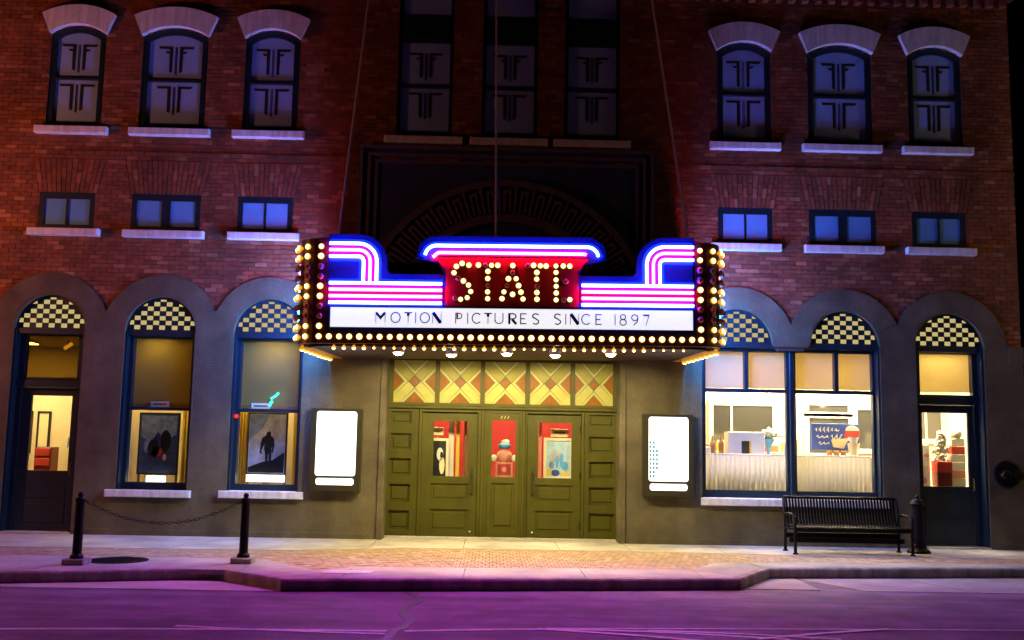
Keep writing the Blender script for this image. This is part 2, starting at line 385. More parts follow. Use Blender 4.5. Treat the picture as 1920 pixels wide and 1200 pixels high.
# sidewalk
side = struct('sidewalk', MB().slab([(-14, 6)] + [(x, y) for x, y in KI] + [(16, 6)], -.25, -.035), 'bed')
NB = [(-14, -2.35), (-3.2, -1.95), (-1.5, -1.32), (3.0, -1.28), (5.0, -1.55), (16, -1.2)]       # wall side edge of the paver band
FB = [(-14, -3.35), (-3.35, -3.12), (-2.42, -4.30), (-2.0, -3.88), (2.60, -3.55), (3.10, -2.72), (5, -2.35), (16, -1.95)]   # street side edge
def yat(P, x):
    for (x0, y0), (x1, y1) in zip(P, P[1:]):
        if x0 <= x <= x1: return y0 + (y1-y0)*(x-x0)/(x1-x0)
    return P[-1][1]
def shrink(poly, g):
    c = Vector((sum(p[0] for p in poly)/len(poly), sum(p[1] for p in poly)/len(poly)))
    n = len(poly); out = []
    for i in range(n):
        p = Vector(poly[i]); a = (p-Vector(poly[i-1])).normalized(); b = (Vector(poly[(i+1) % n])-p).normalized()
        n1 = Vector((-a.y, a.x)); n2 = Vector((-b.y, b.x)); q = (n1+n2)
        q = q / max(.3, q.length_squared) * 2 if q.length > .2 else n1
        out.append((p.x+q.x*g, p.y+q.y*g))
    return out
def slab_part(poly): part('slab', MB().slab(shrink(poly, .006), -.06, random.uniform(-.0015, .0015)), 'concrete', side)
xs = [-14 + 1.5*i for i in range(8)] + [-2.09] + [-.6, .95, 2.10] + [3.6, 5.1, 6.6, 8.1, 9.6, 11.1, 16]
for x0, x1 in zip(xs, xs[1:]):
    yb = .62 if (x0 >= -2.1 and x1 <= 2.11) else .04
    mids = [x for x, _ in NB if x0 < x < x1]
    low = [(x, yat(NB, x)) for x in [x0]+mids+[x1]]
    slab_part(low + [(x1, yb), (x0, yb)])
def kin(x):
    return yat(sorted(KI), x)
# street side strip: left, flares, centre, right
for x0, x1 in ((-14, -9.5), (-9.5, -7.6), (-7.6, -5.9), (-5.9, -4.55), (-4.55, -3.36)):
    mid = [(-6.16, kin(-6.16))] if x0 < -6.16 < x1 else []
    slab_part([(x0, kin(x0))] + mid + [(x1, kin(x1)), (x1, yat(FB, x1)), (x0, yat(FB, x0))])
slab_part([(-3.36, kin(-3.36)), (KI[3][0]-.3, yat(KI[2:4], KI[3][0]-.3)), (-2.42, -4.30), (-3.36, -3.12)])
slab_part([(KI[3][0]-.3, yat(KI[2:4], KI[3][0]-.3)), (KI[3][0], KI[3][1]), (-2.0, kin(-2.0)), (-2.0, -3.88), (-2.42, -4.30)])
for x0, x1 in ((-2.0, -.5), (-.5, 1.05), (1.05, 2.60)): slab_part([(x0, kin(x0)), (x1, kin(x1)), (x1, yat(FB, x1)), (x0, yat(FB, x0))])
slab_part([(2.60, kin(2.60)), (KI[5][0], KI[5][1]), (KI[6][0], KI[6][1]), (3.62, -2.66), (3.10, -2.72), (2.60, -3.55)])
for x0, x1 in ((3.62, 5.2), (5.2, 6.8), (6.8, 8.4), (8.4, 10.5), (10.5, 16)):
    low = [(x0, kin(x0)) if x0 > 3.7 else (KI[6][0], KI[6][1])] + [(x, kin(x)) for x, _ in KI if x0+.2 < x < x1] + [(x1, kin(x1))]
    slab_part(low + [(x1, yat(FB, x1))] + [(x, yat(FB, x)) for x, _ in FB[::-1] if x0 < x < x1] + [(x0, yat(FB, x0))])
pv_cells = []
pw, pd = .102, .204
for r in range(24):
    y = -4.4 + r*pd
    for c in range(280):
        x = -14 + c*pw + (pw/2 if r % 2 else 0)
        if yat(FB, x)-.12 < y < yat(NB, x)+.12: pv_cells.append((x, y))
pv_cells.sort(key=lambda p: abs(p[0]-.2)*.5 + abs(p[1]+3.0))
pmesh = MB().box(-pw/2+.004, pw/2-.004, -pd/2+.004, pd/2-.004, -.06, -.004).mesh('paver', M['paver'])
rest = MB()
for i, (x, y) in enumerate(pv_cells):
    if i < 300: link('paver', pmesh, side, (x, y, random.uniform(-.003, .001)))
    else:
        dz = random.uniform(-.003, .001); rest.box(x-pw/2+.004, x+pw/2-.004, y-pd/2+.004, y+pd/2-.004, -.06, -.004+dz)
part('paver_field', rest, 'paver', side, kind='stuff')
# cracks and painted lines of the road
def road_strip(name, pts, w, m, z, kindname=None):
    poly = ribbon(pts, w)
    return part(name, MB().slab(poly, z-.004, z), m, road)
cpts = []
yy = -5.0
while yy > -9.6:
    cpts.append((-1.05 + .07*math.sin(yy*4.1) + random.uniform(-.025, .025) - (.12 if yy > -5.6 else 0)*(yy+5.6), yy)); yy -= .16
part('crack', MB().slab(ribbon(cpts, .085), -.142, -.1365), 'tar', road)
def curve(p0, p1, bow, n=24): return [(p0[0]+(p1[0]-p0[0])*t/n, p0[1]+(p1[1]-p0[1])*t/n + bow*math.sin(PI*t/n)) for t in range(n+1)]
for i, (p0, p1, bow, w) in enumerate(((( -9, -8.75), (-1.15, -7.72), .28, .075), ((-.98, -7.72), (2.7, -7.85), .28, .075), ((-3.2, -7.62), (-1.15, -7.88), -.04, .06),
        ((.4, -7.47), (9.5, -7.0), .05, .05), ((.3, -7.5), (2.9, -8.5), .1, .075), ((1.4, -7.5), (3.2, -7.82), .04, .06), ((2.4, -7.86), (3.9, -7.22), .03, .065))):
    part('painted_line', MB().slab(ribbon(curve(p0, p1, bow), w), -.141, -.1355+.0007*i), 'line', road)

# ------------------------------------------------------------------ theatre building
B = thing('theatre_building', 'three storey red brick theatre building with grey stucco arcaded ground floor', 'building')
WX = [s*c for s in (-1, 1) for c in (4.30, 6.06, 7.81)]
UP = {4.30: .49, 6.06: .585, 7.81: .49}          # half widths of the arched openings
SM = {4.30: .485, 6.06: .605, 7.81: .485}        # half widths of the small openings
FANC = [-7.95, -6.02, -4.12, 4.14, 6.05, 7.92]
ZU0, ZUS, ZUC = 7.17, 8.90, 9.07
CEN = [-1.52, .02, 1.52]
def op_at(z):
    """intervals cut out of the brick at height z, as (x0, x1)"""
    iv = []
    for x in WX:
        hw = UP[abs(x)]
        if ZU0 <= z < ZUS: iv.append((x-hw, x+hw))
        elif ZUS <= z < ZUC:
            s = ZUC-ZUS; r = (hw*hw+s*s)/(2*s); dz = z-(ZUC-r); h = math.sqrt(max(0, r*r-dz*dz)); iv.append((x-h, x+h))
        hs = SM[abs(x)]
        if 5.31 <= z < 5.96: iv.append((x-hs, x+hs))
        if 5.96 <= z < 6.585:
            t = (z-5.96)/.625; h = hs+.03+t*.125; iv.append((x-h, x+h))
    for x in CEN:
        if z >= 7.14: iv.append((x-.5, x+.5))
    for x in FANC:
        if z < 4.35: h = math.sqrt(max(0, .85**2-(z-3.5)**2)); iv.append((x-h, x+h))
    if z < 6.66: iv.append((-2.3, 2.3))
    iv.sort(); out = []
    for a, b in iv:
        if out and a <= out[-1][1]: out[-1] = (out[-1][0], max(b, out[-1][1]))
        else: out.append((a, b))
    return out
# mortar wall with openings
bx0, bx1, ztop = -12.5, 9.22, 10.9
outl = [(bx0, 4.35)]
for x in FANC:
    outl += [(x-.75, 3.85)] if False else []
outl = [(bx0, 4.4), (bx1, 4.4), (bx1, ztop), (bx0, ztop)]
holes = []
for x in WX:
    holes.append(segarch(x, UP[abs(x)], ZU0, ZUS, ZUC-ZUS)); holes.append(rect(x-SM[abs(x)], x+SM[abs(x)], 5.31, 5.96))
for x in CEN: holes.append(rect(x-.5, x+.5, 7.14, 10.85))
wall = part('brick_wall', MB().plate(outl, holes, .045, .40), 'mortar', B)
# valleys between the scallops
cuts = [bx0] + [c for f in FANC for c in (f-.72, f+.72)] + [bx1]
for a, b in zip(cuts[::2], cuts[1::2]): part('brick_wall_base', MB().box(a, b, .0455, .38, 3.4, 4.4), 'mortar', B)
# bricks
ch, bl = .0785, .2165
full = MB().box(-bl/2+.005, bl/2-.005, .0, .06, .005, ch-.005).mesh('brick', M['brick'])
stuff = MB(); cand = []
row = 0; z = 3.52
while z < ztop-ch:
    iv = [(bx0-9, bx0)] + op_at(z+ch/2) + [(bx1, bx1+9)]
    iv0 = [(bx0-9, bx0)] + op_at(z+.005) + [(bx1, bx1+9)]; iv1 = [(bx0-9, bx0)] + op_at(z+ch-.005) + [(bx1, bx1+9)]
    slant = 5.96 <= z+ch/2 < 6.585 and len(iv0) == len(iv) == len(iv1)
    off = (row % 2)*bl/2
    proud = -.022 if abs(z-6.66) < ch/2 else 0.0
    for k, ((_, a), (b, _)) in enumerate(zip(iv, iv[1:])):
        x = a - ((a-off) % bl)
        while x < b:
            x0, x1 = max(a, x)+.005, min(b, x+bl)-.005
            if x1-x0 > .02:
                y = .03 + random.uniform(-.004, .004) + proud
                if x1-x0 > bl-.0101 and not slant and z > 4.65 and z < 6.3 and 3.2 < abs((x0+x1)/2) < 5.4 and not proud: cand.append(((x0+x1)/2, y, z))
                else:
                    xa0 = xa1 = x0; xb0 = xb1 = x1
                    if slant:
                        if x <= a: xa0, xa1 = iv0[k][1]+.005, iv1[k][1]+.005
                        if x+bl >= b: xb0, xb1 = iv0[k+1][0]-.005, iv1[k+1][0]-.005
                    za, zb = z+.005, z+ch-.005
                    stuff.add([(xa0, y, za), (xb0, y, za), (xb1, y, zb), (xa1, y, zb), (xa0, .06, za), (xb0, .06, za), (xb1, .06, zb), (xa1, .06, zb)],
                              [(0, 1, 2, 3), (0, 4, 5, 1), (1, 5, 6, 2), (2, 6, 7, 3), (3, 7, 4, 0)])
            x += bl
    z += ch; row += 1
cand.sort(key=lambda c: abs(abs(c[0])-4.0)+abs(c[2]-5.0))
for i, (x, y, z) in enumerate(cand):
    if i < 100: link('brick', full, wall, (x, y, z))
    else: stuff.add([(x+a*(bl/2-.005), yy, z+zz) for yy in (y, .06) for zz, a in ((.005, -1), (.005, 1), (ch-.005, 1), (ch-.005, -1))],
                    [(0, 1, 2, 3), (0, 4, 5, 1), (1, 5, 6, 2), (2, 6, 7, 3), (3, 7, 4, 0)])
part('brickwork', stuff, 'brick', wall, kind='stuff')
# jack arches of upright bricks
for x in WX:
    ja = empty('jack_arch', B); hs = SM[abs(x)]; nc = 13 if hs < .5 else 16
    for c in range(nc):
        cutz = [0, .40, .73, 1] if c % 2 else [0, .27, .60, 1]
        for a, b in zip(cutz, cutz[1:]):
            v = []
            for t, u0 in ((a, 0), (a, 1), (b, 1), (b, 0)):
                h = hs+.03+t*.125
                px = x-h+2*h*(c+u0)/nc + (.006 if u0 == 0 else -.006); pz = 5.965+.615*t + (.006 if t == a else -.006)
                v.append((px, pz))
            y = .022+random.uniform(-.006, .006)
            part('brick', MB().add([(p[0], yy, p[1]) for yy in (y, .07) for p in v], [(0, 1, 2, 3), (0, 4, 5, 1), (1, 5, 6, 2), (2, 6, 7, 3), (3, 7, 4, 0)]), 'brick', ja)
# side and rear walls
sw = MB().box(9.0, 9.215, .41, 12, -.03, ztop).box(-12.5, 9.215, 12, 12.3, -.03, ztop).box(-12.49, -12.2, .41, 12, -.03, ztop).box(-12.4, 9.1, .41, 12, ztop-.2, ztop-.01)
part('side_wall', sw, 'brick', B)
# stucco ground floor with scalloped head
so = [(bx0, -.03), (9.225, -.03), (9.225, 3.54)]
cs = [-9.88] + FANC + [9.79]
pts = []
R = 1.02; zc = 3.50
right = [(9.225, 3.54), (8.93, 3.54)]
prof = []
for i, c in reversed(list(enumerate(FANC))):
    a0 = 2 if i == 5 else None
    def cross(c1, c2): h = abs(c2-c1)/2; return math.degrees(math.acos(min(1, h/R)))
    st = 2 if i == 5 else (cross(c, FANC[i+1]) if i != 2 else 4)
    en = (180-cross(c, FANC[i-1])) if i not in (0, 3) else (176 if i == 3 else 180-cross(c, -9.88))
    prof += arc(c, zc, R, st, en, 20)
prof += arc(-9.88, zc, R, math.degrees(math.acos((9.88-7.95)/2/R)), 178, 16)
prof += [(bx0, 3.54)]
sh = []
LWIN = [(-6.595, -5.415), (-4.69, -3.50)]
def fan_open(c, x0, x1, zb, r=.62):
    """opening of window or door with a round head"""
    return [(x0, zb), (x1, zb), (x1, 3.47)] + arc(c, 3.50, r, 0, 180, 24) + [(x0, 3.47)]
sh.append(fan_open(-7.95, -8.56, -7.34, .0)); sh.append(fan_open(-6.02, -6.63, -5.41, .77)); sh.append(fan_open(-4.12, -4.73, -3.51, .77))
sh.append(fan_open(7.92, 7.31, 8.53, .0))
sh.append([(3.50, .80), (6.67, .80), (6.67, 3.47)] + arc(6.05, 3.50, .62, 0, 180, 24) + [(5.38, 3.46), (4.81, 3.46)] + arc(4.14, 3.50, .62, 0, 180, 24) + [(3.50, 3.47)])
sh.append(rect(-2.085, 2.105, -.02, 3.35))
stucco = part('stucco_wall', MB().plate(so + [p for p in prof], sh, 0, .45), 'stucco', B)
# raised arch bands of the stucco
for i, c in enumerate(FANC):
    def cr_(c1, c2): return math.degrees(math.acos(min(1, abs(c2-c1)/2/1.02)))
    part('arch_band', MB().plate(arc(c, zc, 1.005, 24, 156, 28) + arc(c, zc, .66, 156, 24, 24), [], -.012, .02), 'stucco', B)
part('string_course', MB().bev(8.95, 9.235, -.014, .03, 3.26, 3.545, .006), 'stucco', B)
part('string_course', MB().bev(bx0, -9.02, -.014, .03, 3.26, 3.545, .006), 'stucco', B)
# plinth at the foot of the wall
for a, b in ((bx0, -8.6), (-7.3, -2.2), (2.22, 7.27), (8.57, 9.23)): part('plinth', MB().bev(a, b, -.012, .02, -.03, .10, .006), 'stucco', B)
for x, s in ((-2.085, -1), (2.105, 1)):
    part('entrance_pilaster', MB().bev(x-.055, x+.055, -.03, .44, -.02, 3.2, .012), 'stucco', B)

# limestone hoods and sills
for x in WX:
    hw = UP[abs(x)]
    s = .17; r = (hw*hw+s*s)/(2*s); cz = ZUC-r; a = math.degrees(math.asin((hw+.012)/r))
    ho = hw+.165; so_ = .17; ro = (ho*ho+so_*so_)/(2*so_); czo = 9.43-ro; ao = math.degrees(math.asin(ho/ro))
    part('hood_arch', MB().plate(arc(x, cz, r+.004, 90-a, 90+a, 16) + arc(x, czo, ro, 90+ao, 90-ao, 16), [], -.07, .12), 'limestone', B)
    sx = .64 if hw < .5 else .72
    part('window_sill', MB().bev(x-sx, x+sx, -.10, .30, 7.025, 7.16, .012), 'limestone', B)
    sx = .625 if hw < .5 else .71
    part('window_sill', MB().bev(x-sx, x+sx, -.10, .30, 5.17, 5.30, .012), 'limestone', B)
for x in CEN: part('window_sill', MB().bev(x-.70, x+.70, -.08, .30, 7.01, 7.135, .012), 'limestone', B)
for a, b, z0, z1 in ((-6.78, -5.325, .645, .77), (-4.845, -3.40, .655, .78), (3.47, 6.755, .675, .805)):
    part('window_sill', MB().bev(a, b, -.09, .25, z0, z1, .012), 'limestone', B)

# emblem shapes on the blinds
def emblem(parent, cx, ztop_, wing2, k=1.0, y=.205):
    mb = MB(); o = 0
    for s in (-1, 1):
        def P(l): return [(cx+s*a*k, ztop_+b*k) for a, b in (l if s > 0 else l[::-1])]
        mb.plate(P([(.062, -.045), (.062, -.47), (.075, -.50), (.118, -.47), (.122, -.045), (.30, -.045), (.325, 0), (.062, 0)]), [], y, y+.004)
        if wing2: mb.plate(P([(.124, -.135), (.17, -.130), (.205, -.092), (.124, -.092)]), [], y, y+.004)
        mb.plate(P([(.007, -.01), (.007, -.535), (.019, -.515), (.019, -.01)]), [], y, y+.004)
    return part('emblem', mb, 'emblem', parent)
# upper arched sash windows
for x in WX:
    hw = UP[abs(x)]; W = empty('upper_window', B)
    fi = hw-.125; s = .17
    inner = segarch(x, fi, 7.27, 8.80, .13)
    part('frame', MB().plate(segarch(x, hw+.02, ZU0-.01, ZUS, s), [segarch(x, fi+.02, 7.25, 8.81, .135)], .05, .20), 'frame', W)
    part('sash_bar', MB().bev(x-fi-.03, x+fi+.03, .045, .09, 8.055, 8.105, .006), 'frame', W)
    part('panel', MB().plate(segarch(x, fi+.03, 7.24, 8.82, .14), [], .092, .11), 'winfilm', W)
    kk = 1.0
    emblem(W, x, 8.735, True, kk, .086); emblem(W, x, 7.985, False, kk, .086)
# small windows
for x in WX:
    hs = SM[abs(x)]; W = empty('small_window', B); wide = hs > .5
    g = .075 if wide else .018
    x0, x1 = x-hs+.085, x+hs-.085
    part('frame', MB().plate(rect(x-hs-.01, x+hs+.01, 5.30, 5.97), [rect(x0, x-g, 5.385, 5.85), rect(x+g, x1, 5.385, 5.85)], .036, .18), 'frame', W)
    for a, b in ((x0, x-g), (x+g, x1)):
        part('pane', MB().box(a-.01, b+.01, .049, .051, 5.375, 5.86), 'glass', W)
    part('blind', MB().box(x0-.01, x1+.01, .060, .09, 5.375, 5.86), 'blind', W)
# centre windows
for x in CEN:
    W = empty('centre_window', B)
    part('frame', MB().plate(rect(x-.51, x+.51, 7.13, 10.86), [rect(x-.44, x+.44, 7.24, 8.92), rect(x-.44, x+.44, 9.42, 10.75)], .05, .20), 'frame', W)
    part('spandrel_panel', MB().bev(x-.40, x+.40, .03, .06, 8.98, 9.36, .01), 'frame', W)
    part('sash_bar', MB().bev(x-.45, x+.45, .044, .09, 8.06, 8.11, .006), 'frame', W)
    part('panel', MB().box(x-.45, x+.45, .092, .11, 7.23, 8.93), 'winfilm', W)
    part('panel', MB().box(x-.45, x+.45, .092, .11, 9.41, 10.76), 'winfilm', W)
    emblem(W, x, 8.735, True, .95, .086); emblem(W, x, 7.985, False, .95, .086)
# stepped moulding and big arch of the centre bay
fm = empty('stepped_frame', B)
for i, (hx, zt) in enumerate(((2.64, 6.96), (2.50, 6.82), (2.37, 6.69))):
    y0 = -.05+.018*i; w = .055
    part('moulding', MB().plate([(-hx, 3.2), (-hx+w, 3.2), (-hx+w, zt-w), (hx-w, zt-w), (hx-w, 3.2), (hx, 3.2), (hx, zt), (-hx, zt)], [], y0, .05), 'darkstone', fm)
part('field_panel', MB().box(-2.66, 2.66, .008, .07, 3.36, 6.94), 'bluestone', fm)
ARC = (0.01, 3.74); sa = empty('stone_arch', B)
def pol(r, a): return (ARC[0]+r*math.sin(math.radians(a)), ARC[1]+r*math.cos(math.radians(a)))
def sector(r0, r1, a0, a1, n): return [pol(r1, a0+(a1-a0)*i/n) for i in range(n+1)][::-1] + [pol(r0, a0+(a1-a0)*i/n) for i in range(n+1)]
part('arch_ring', MB().plate(sector(1.86, 2.60, -75, 75, 48), [], -.03, .02), 'darkstone', sa)
part('outer_rim', MB().plate(sector(2.495, 2.61, -75, 75, 48), [], -.085, -.02), 'darkstone', sa)
part('inner_rim', MB().plate(sector(1.85, 2.0, -75, 75, 48), [], -.075, -.02), 'darkstone', sa)
for i in range(19):
    a = (i-9)*7.5
    part('rib', MB().plate(sector(1.99, 2.5, a-3.75-.65, a-3.75+.65, 2), [], -.075, -.02), 'darkstone', sa)
    t = MB().plate([pol(2.02, a-2.0), pol(2.43, a-1.75), pol(2.43, a+1.75), pol(2.02, a+2.0), pol(2.02, a+.75), pol(2.36, a+.6), pol(2.36, a-.6), pol(2.02, a-.75)], [], -.07, -.02)
    part('key_tongue', t, 'darkstone', sa)
# cornice
cn = empty('cornice', B)
part('cornice_band', MB().bev(2.9, 9.30, -.16, .05, 9.98, 10.25, .03).bev(-12.4, -2.9, -.16, .05, 9.98, 10.25, .03), 'brick', cn)
dm = MB().bev(-.055, .055, -.10, .05, 0, .13, .01).mesh('dentil', M['brick'])
for s in (-1, 1):
    for i in range(26): link('dentil', dm, cn, (s*(2.98+.245*i), 0, 9.84))

# lattice fan lights
def clip_circle(poly, c, zc_, r):
    out = poly
    for k in range(28):
        a = 2*PI*k/28; nx, nz = math.cos(a), math.sin(a); d = r*math.cos(PI/28)
        res = []
        for i in range(len(out)):
            p, q = out[i], out[(i+1) % len(out)]
            dp = (p[0]-c)*nx+(p[1]-zc_)*nz-d; dq = (q[0]-c)*nx+(q[1]-zc_)*nz-d
            if dp <= 0: res.append(p)
            if (dp < 0 < dq) or (dq < 0 < dp):
                t = dp/(dp-dq); res.append((p[0]+(q[0]-p[0])*t, p[1]+(q[1]-p[1])*t))
        out = res
        if len(out) < 3: return []
    return out
for c in FANC:
    F = empty('fan_light', B)
    part('lattice', MB().plate(arc(c, 3.50, .64, 0, 180, 28), [], .10, .14), 'frame', F)
    for r in range(7):
        for k in range(-6, 7):
            if (r+k) % 2: continue
            x0, x1 = c+(k-.5)*.109+.006, c+(k+.5)*.109-.006; z0, z1 = 3.545+r*.083+.004, 3.545+(r+1)*.083-.006
            pg = clip_circle(rect(x0, x1, z0, z1), c, 3.50, .585)
            if len(pg) >= 3:
                ar = abs(sum(pg[i][0]*pg[(i+1) % len(pg)][1]-pg[(i+1) % len(pg)][0]*pg[i][1] for i in range(len(pg)))/2)
                if ar > .0016: part('lattice_pane', MB().plate(pg, [], .085, .098), 'tile', F)

# ground floor windows, left
for x0, x1, c in ((-6.63, -5.41, -6.02), (-4.73, -3.51, -4.12)):
    W = empty('display_window', B)
    part('frame', MB().plate(rect(x0-.02, x1+.02, .76, 3.52), [rect(x0+.10, x1-.09, .89, 2.14), rect(x0+.10, x1-.09, 2.19, 3.40)], .19, .33), 'frame', W)
    part('jamb', MB().box(x0-.02, x0+.035, .03, .20, .78, 3.50), 'frame', W); part('jamb', MB().box(x1-.035, x1+.02, .03, .20, .78, 3.50), 'frame', W)
    part('head', MB().bev(x0-.01, x1+.01, .06, .20, 3.43, 3.53, .008), 'frame', W)
    part('pane', MB().box(x0+.09, x1-.08, .25, .254, .88, 2.15), 'glass', W); part('pane', MB().box(x0+.09, x1-.08, .25, .254, 2.18, 3.41), 'glass', W)
    part('shade', MB().box(x0+.05, x1-.05, .36, .375, 2.17, 3.44), 'shade_olive', W)
    part('shade_bar', MB().bev(x0+.06, x1-.06, .335, .36, 2.20, 2.265, .006), 'wood', W)
# right double window
W = empty('shop_window', B)
hs_ = [rect(3.60, 4.30, 2.72, 3.385), rect(4.37, 5.045, 2.72, 3.385), rect(5.215, 5.915, 2.72, 3.385), rect(5.985, 6.59, 2.72, 3.385), rect(3.60, 5.045, .93, 2.655), rect(5.215, 6.59, .93, 2.655)]
part('frame', MB().plate(rect(3.48, 6.69, .79, 3.53), hs_, .19, .31), 'frame', W)
part('jamb', MB().box(3.49, 3.53, .03, .20, .81, 3.49), 'frame', W); part('jamb', MB().box(6.635, 6.68, .03, .20, .81, 3.49), 'frame', W)
part('mullion', MB().bev(5.085, 5.175, .12, .20, .80, 3.44, .012), 'frame', W)
part('head', MB().bev(3.49, 6.68, .06, .20, 3.435, 3.535, .008), 'frame', W)
for h in hs_: part('pane', MB().box(h[0][0]-.01, h[1][0]+.01, .25, .254, h[0][1]-.01, h[2][1]+.01), 'glass', W)
for a, b in ((3.60, 5.05), (5.21, 6.6)): part('shade', MB().box(a-.03, b+.03, .36, .37, 2.735, 3.43), 'shade_tan', W)
# side doors
def side_door(x0, x1, gx0, gx1, tx0, tx1, shade):
    D = empty('side_door', B)
    part('frame', MB().plate(rect(x0-.02, x1+.02, .0, 3.52), [rect(tx0, tx1, 2.68, 3.41), rect(x0+.12, x1-.12, .04, 2.50)], .20, .34), 'frame', D)
    part('transom_bar', MB().bev(x0+.02, x1-.02, .15, .21, 2.50, 2.64, .015), 'frame', D)
    part('jamb', MB().box(x0-.02, x0+.04, .03, .21, .0, 3.50), 'frame', D); part('jamb', MB().box(x1-.04, x1+.02, .03, .21, .0, 3.50), 'frame', D)
    part('head', MB().bev(x0-.01, x1+.01, .06, .21, 3.43, 3.53, .008), 'frame', D)
    part('door_leaf', MB().plate(rect(x0+.125, x1-.125, .045, 2.495), [rect(gx0, gx1, 1.06, 2.36)], .24, .29), 'doorpaint', D)
    for z0, z1 in ((.16, .50), (.58, .92)): part('panel', MB().bev(gx0, gx1, .228, .245, z0, z1, .012), 'doorpaint', D)
    part('pane', MB().box(gx0-.01, gx1+.01, .262, .266, 1.05, 2.37), 'glass', D); part('pane', MB().box(tx0-.01, tx1+.01, .262, .266, 2.67, 3.42), 'glass' if shade else 'dimmed', D)
    part('handle', MB().tube([(gx1+.06, .245, 1.0), (gx1+.06, .19, 1.0), (gx1+.06, .19, 1.2), (gx1+.06, .245, 1.2)], .012), 'brass', D)
    if shade: part('shade', MB().box(tx0-.03, tx1+.03, .37, .38, 2.735, 3.44), 'shade_tan', D)
    part('threshold', MB().bev(x0-.02, x1+.02, .0, .5, -.02, .03, .01), 'concrete', D)
side_door(-8.56, -7.34, -8.26, -7.56, -8.42, -7.49, False)
side_door(7.31, 8.53, 7.48, 8.30, 7.45, 8.40, True)

# ------------------------------------------------------------------ entrance
E_ = empty('entrance', B)
yf = .45
part('frame', MB().plate(rect(-2.13, 2.15, .0, 3.5), [rect(-1.475, -.425, .03, 2.215), rect(-.255, .325, .03, 2.215), rect(.455, 1.425, .03, 2.215), rect(-2.06, -1.53, .05, 2.24), rect(1.48, 2.09, .05, 2.24)]
     + [rect(a, b, 2.375, 3.13) for a, b in ((-1.955, -1.21), (-1.13, -.40), (-.32, .41), (.49, 1.22), (1.30, 1.985))], yf, yf+.14), 'green', E_)
part('transom_ledge', MB().bev(-2.08, 2.10, yf-.06, yf+.01, 2.265, 2.325, .015), 'green', E_)
part('threshold', MB().bev(-2.05, 2.07, .42, .62, -.02, .028, .01), 'concrete', E_)
for i, x in enumerate((-1.45, -.34, .39, 1.45)): part('post', MB().bev(x-.03, x+.03, yf-.025, yf+.01, .03, 2.262, .01), 'green', E_)
for x0, x1 in ((-2.06, -1.53), (1.48, 2.09)):
    sp_ = empty('side_panel', E_)
    part('backing', MB().box(x0-.01, x1+.01, yf+.05, yf+.09, .04, 2.25), 'green', sp_)
    zz = [(.14, .47), (.62, .93), (1.08, 1.38), (1.53, 1.82), (1.99, 2.21)]
    part('stile_frame', MB().plate(rect(x0, x1, .05, 2.24), [rect(x0+.08, x1-.08, a, b) for a, b in zz], yf-.008, yf+.06), 'green', sp_)
    for a, b in zz: part('panel', MB().bev(x0+.12, x1-.12, yf+.035, yf+.06, a+.04, b-.04, .014), 'green', sp_)
def entry_door(x0, x1, gx0, gx1, hx, hinge, gz0=1.075, gz1=2.055):
    D = empty('entrance_door', E_)
    ph = [rect(gx0-.03, gx1+.03, .65, .95), rect(gx0-.03, gx1+.03, .12, .50)]
    part('door_leaf', MB().plate(rect(x0, x1, .035, 2.18), [rect(gx0, gx1, gz0, gz1)] + ph, yf+.02, yf+.075), 'green', D)
    for p in ph: part('panel', MB().box(p[0][0]-.01, p[1][0]+.01, yf+.05, yf+.065, p[0][1]-.01, p[2][1]+.01).bev(p[0][0]+.05, p[1][0]-.05, yf+.035, yf+.052, p[0][1]+.05, p[2][1]-.05, .012), 'green', D)
    part('stop', MB().plate(rect(x0-.03, x1+.03, .03, 2.23), [rect(x0+.03, x1-.03, .06, 2.15)], yf+.078, yf+.10), 'green', D)
    part('pane', MB().box(gx0-.01, gx1+.01, yf+.045, yf+.049, gz0-.01, gz1+.01), 'glass', D)
    part('handle', MB().tube([(hx, yf+.02, 1.15), (hx, yf-.05, 1.12), (hx, yf-.06, .95), (hx, yf-.05, .80), (hx, yf+.02, .77)], .016).box(hx-.03, hx+.03, yf+.008, yf+.025, 1.08, 1.24), 'case', D)
    for z in (.25, 1.12, 1.95): part('hinge', MB().bev(hinge-.015, hinge+.015, yf-.012, yf+.02, z-.06, z+.06, .004), 'iron', D)
    part('door_stop', MB().ball((x1-.1 if hinge < hx else x0+.1, yf-.0, .12), .018), 'white', D, smooth=True)
entry_door(-1.465, -.435, -1.215, -.605, -.52, -1.465)
entry_door(.465, 1.415, .65, 1.25, .56, 1.415)
CP = empty('centre_panel', E_)
part('stop', MB().plate(rect(-.28, .35, .03, 2.24), [rect(-.22, .29, .06, 2.15)], yf+.078, yf+.10), 'green', CP)
part('leaf', MB().plate(rect(-.25, .32, .035, 2.21), [rect(-.175, .25, 1.075, 2.08), rect(-.17, .245, .17, .97)], yf+.02, yf+.075), 'green', CP)
part('panel', MB().box(-.18, .255, yf+.05, yf+.065, .16, .98).bev(-.12, .195, yf+.03, yf+.052, .22, .92, .015), 'green', CP)
part('pane', MB().box(-.185, .26, yf+.045, yf+.049, 1.065, 2.09), 'glass', CP)
for k in range(3): part('gilt_stroke', MB().plate([(-.03+.06*k, 2.115), (-.012+.06*k, 2.115), (.014+.06*k, 2.165), (-.002+.06*k, 2.165)], [], yf+.012, yf+.021), 'brass', CP)
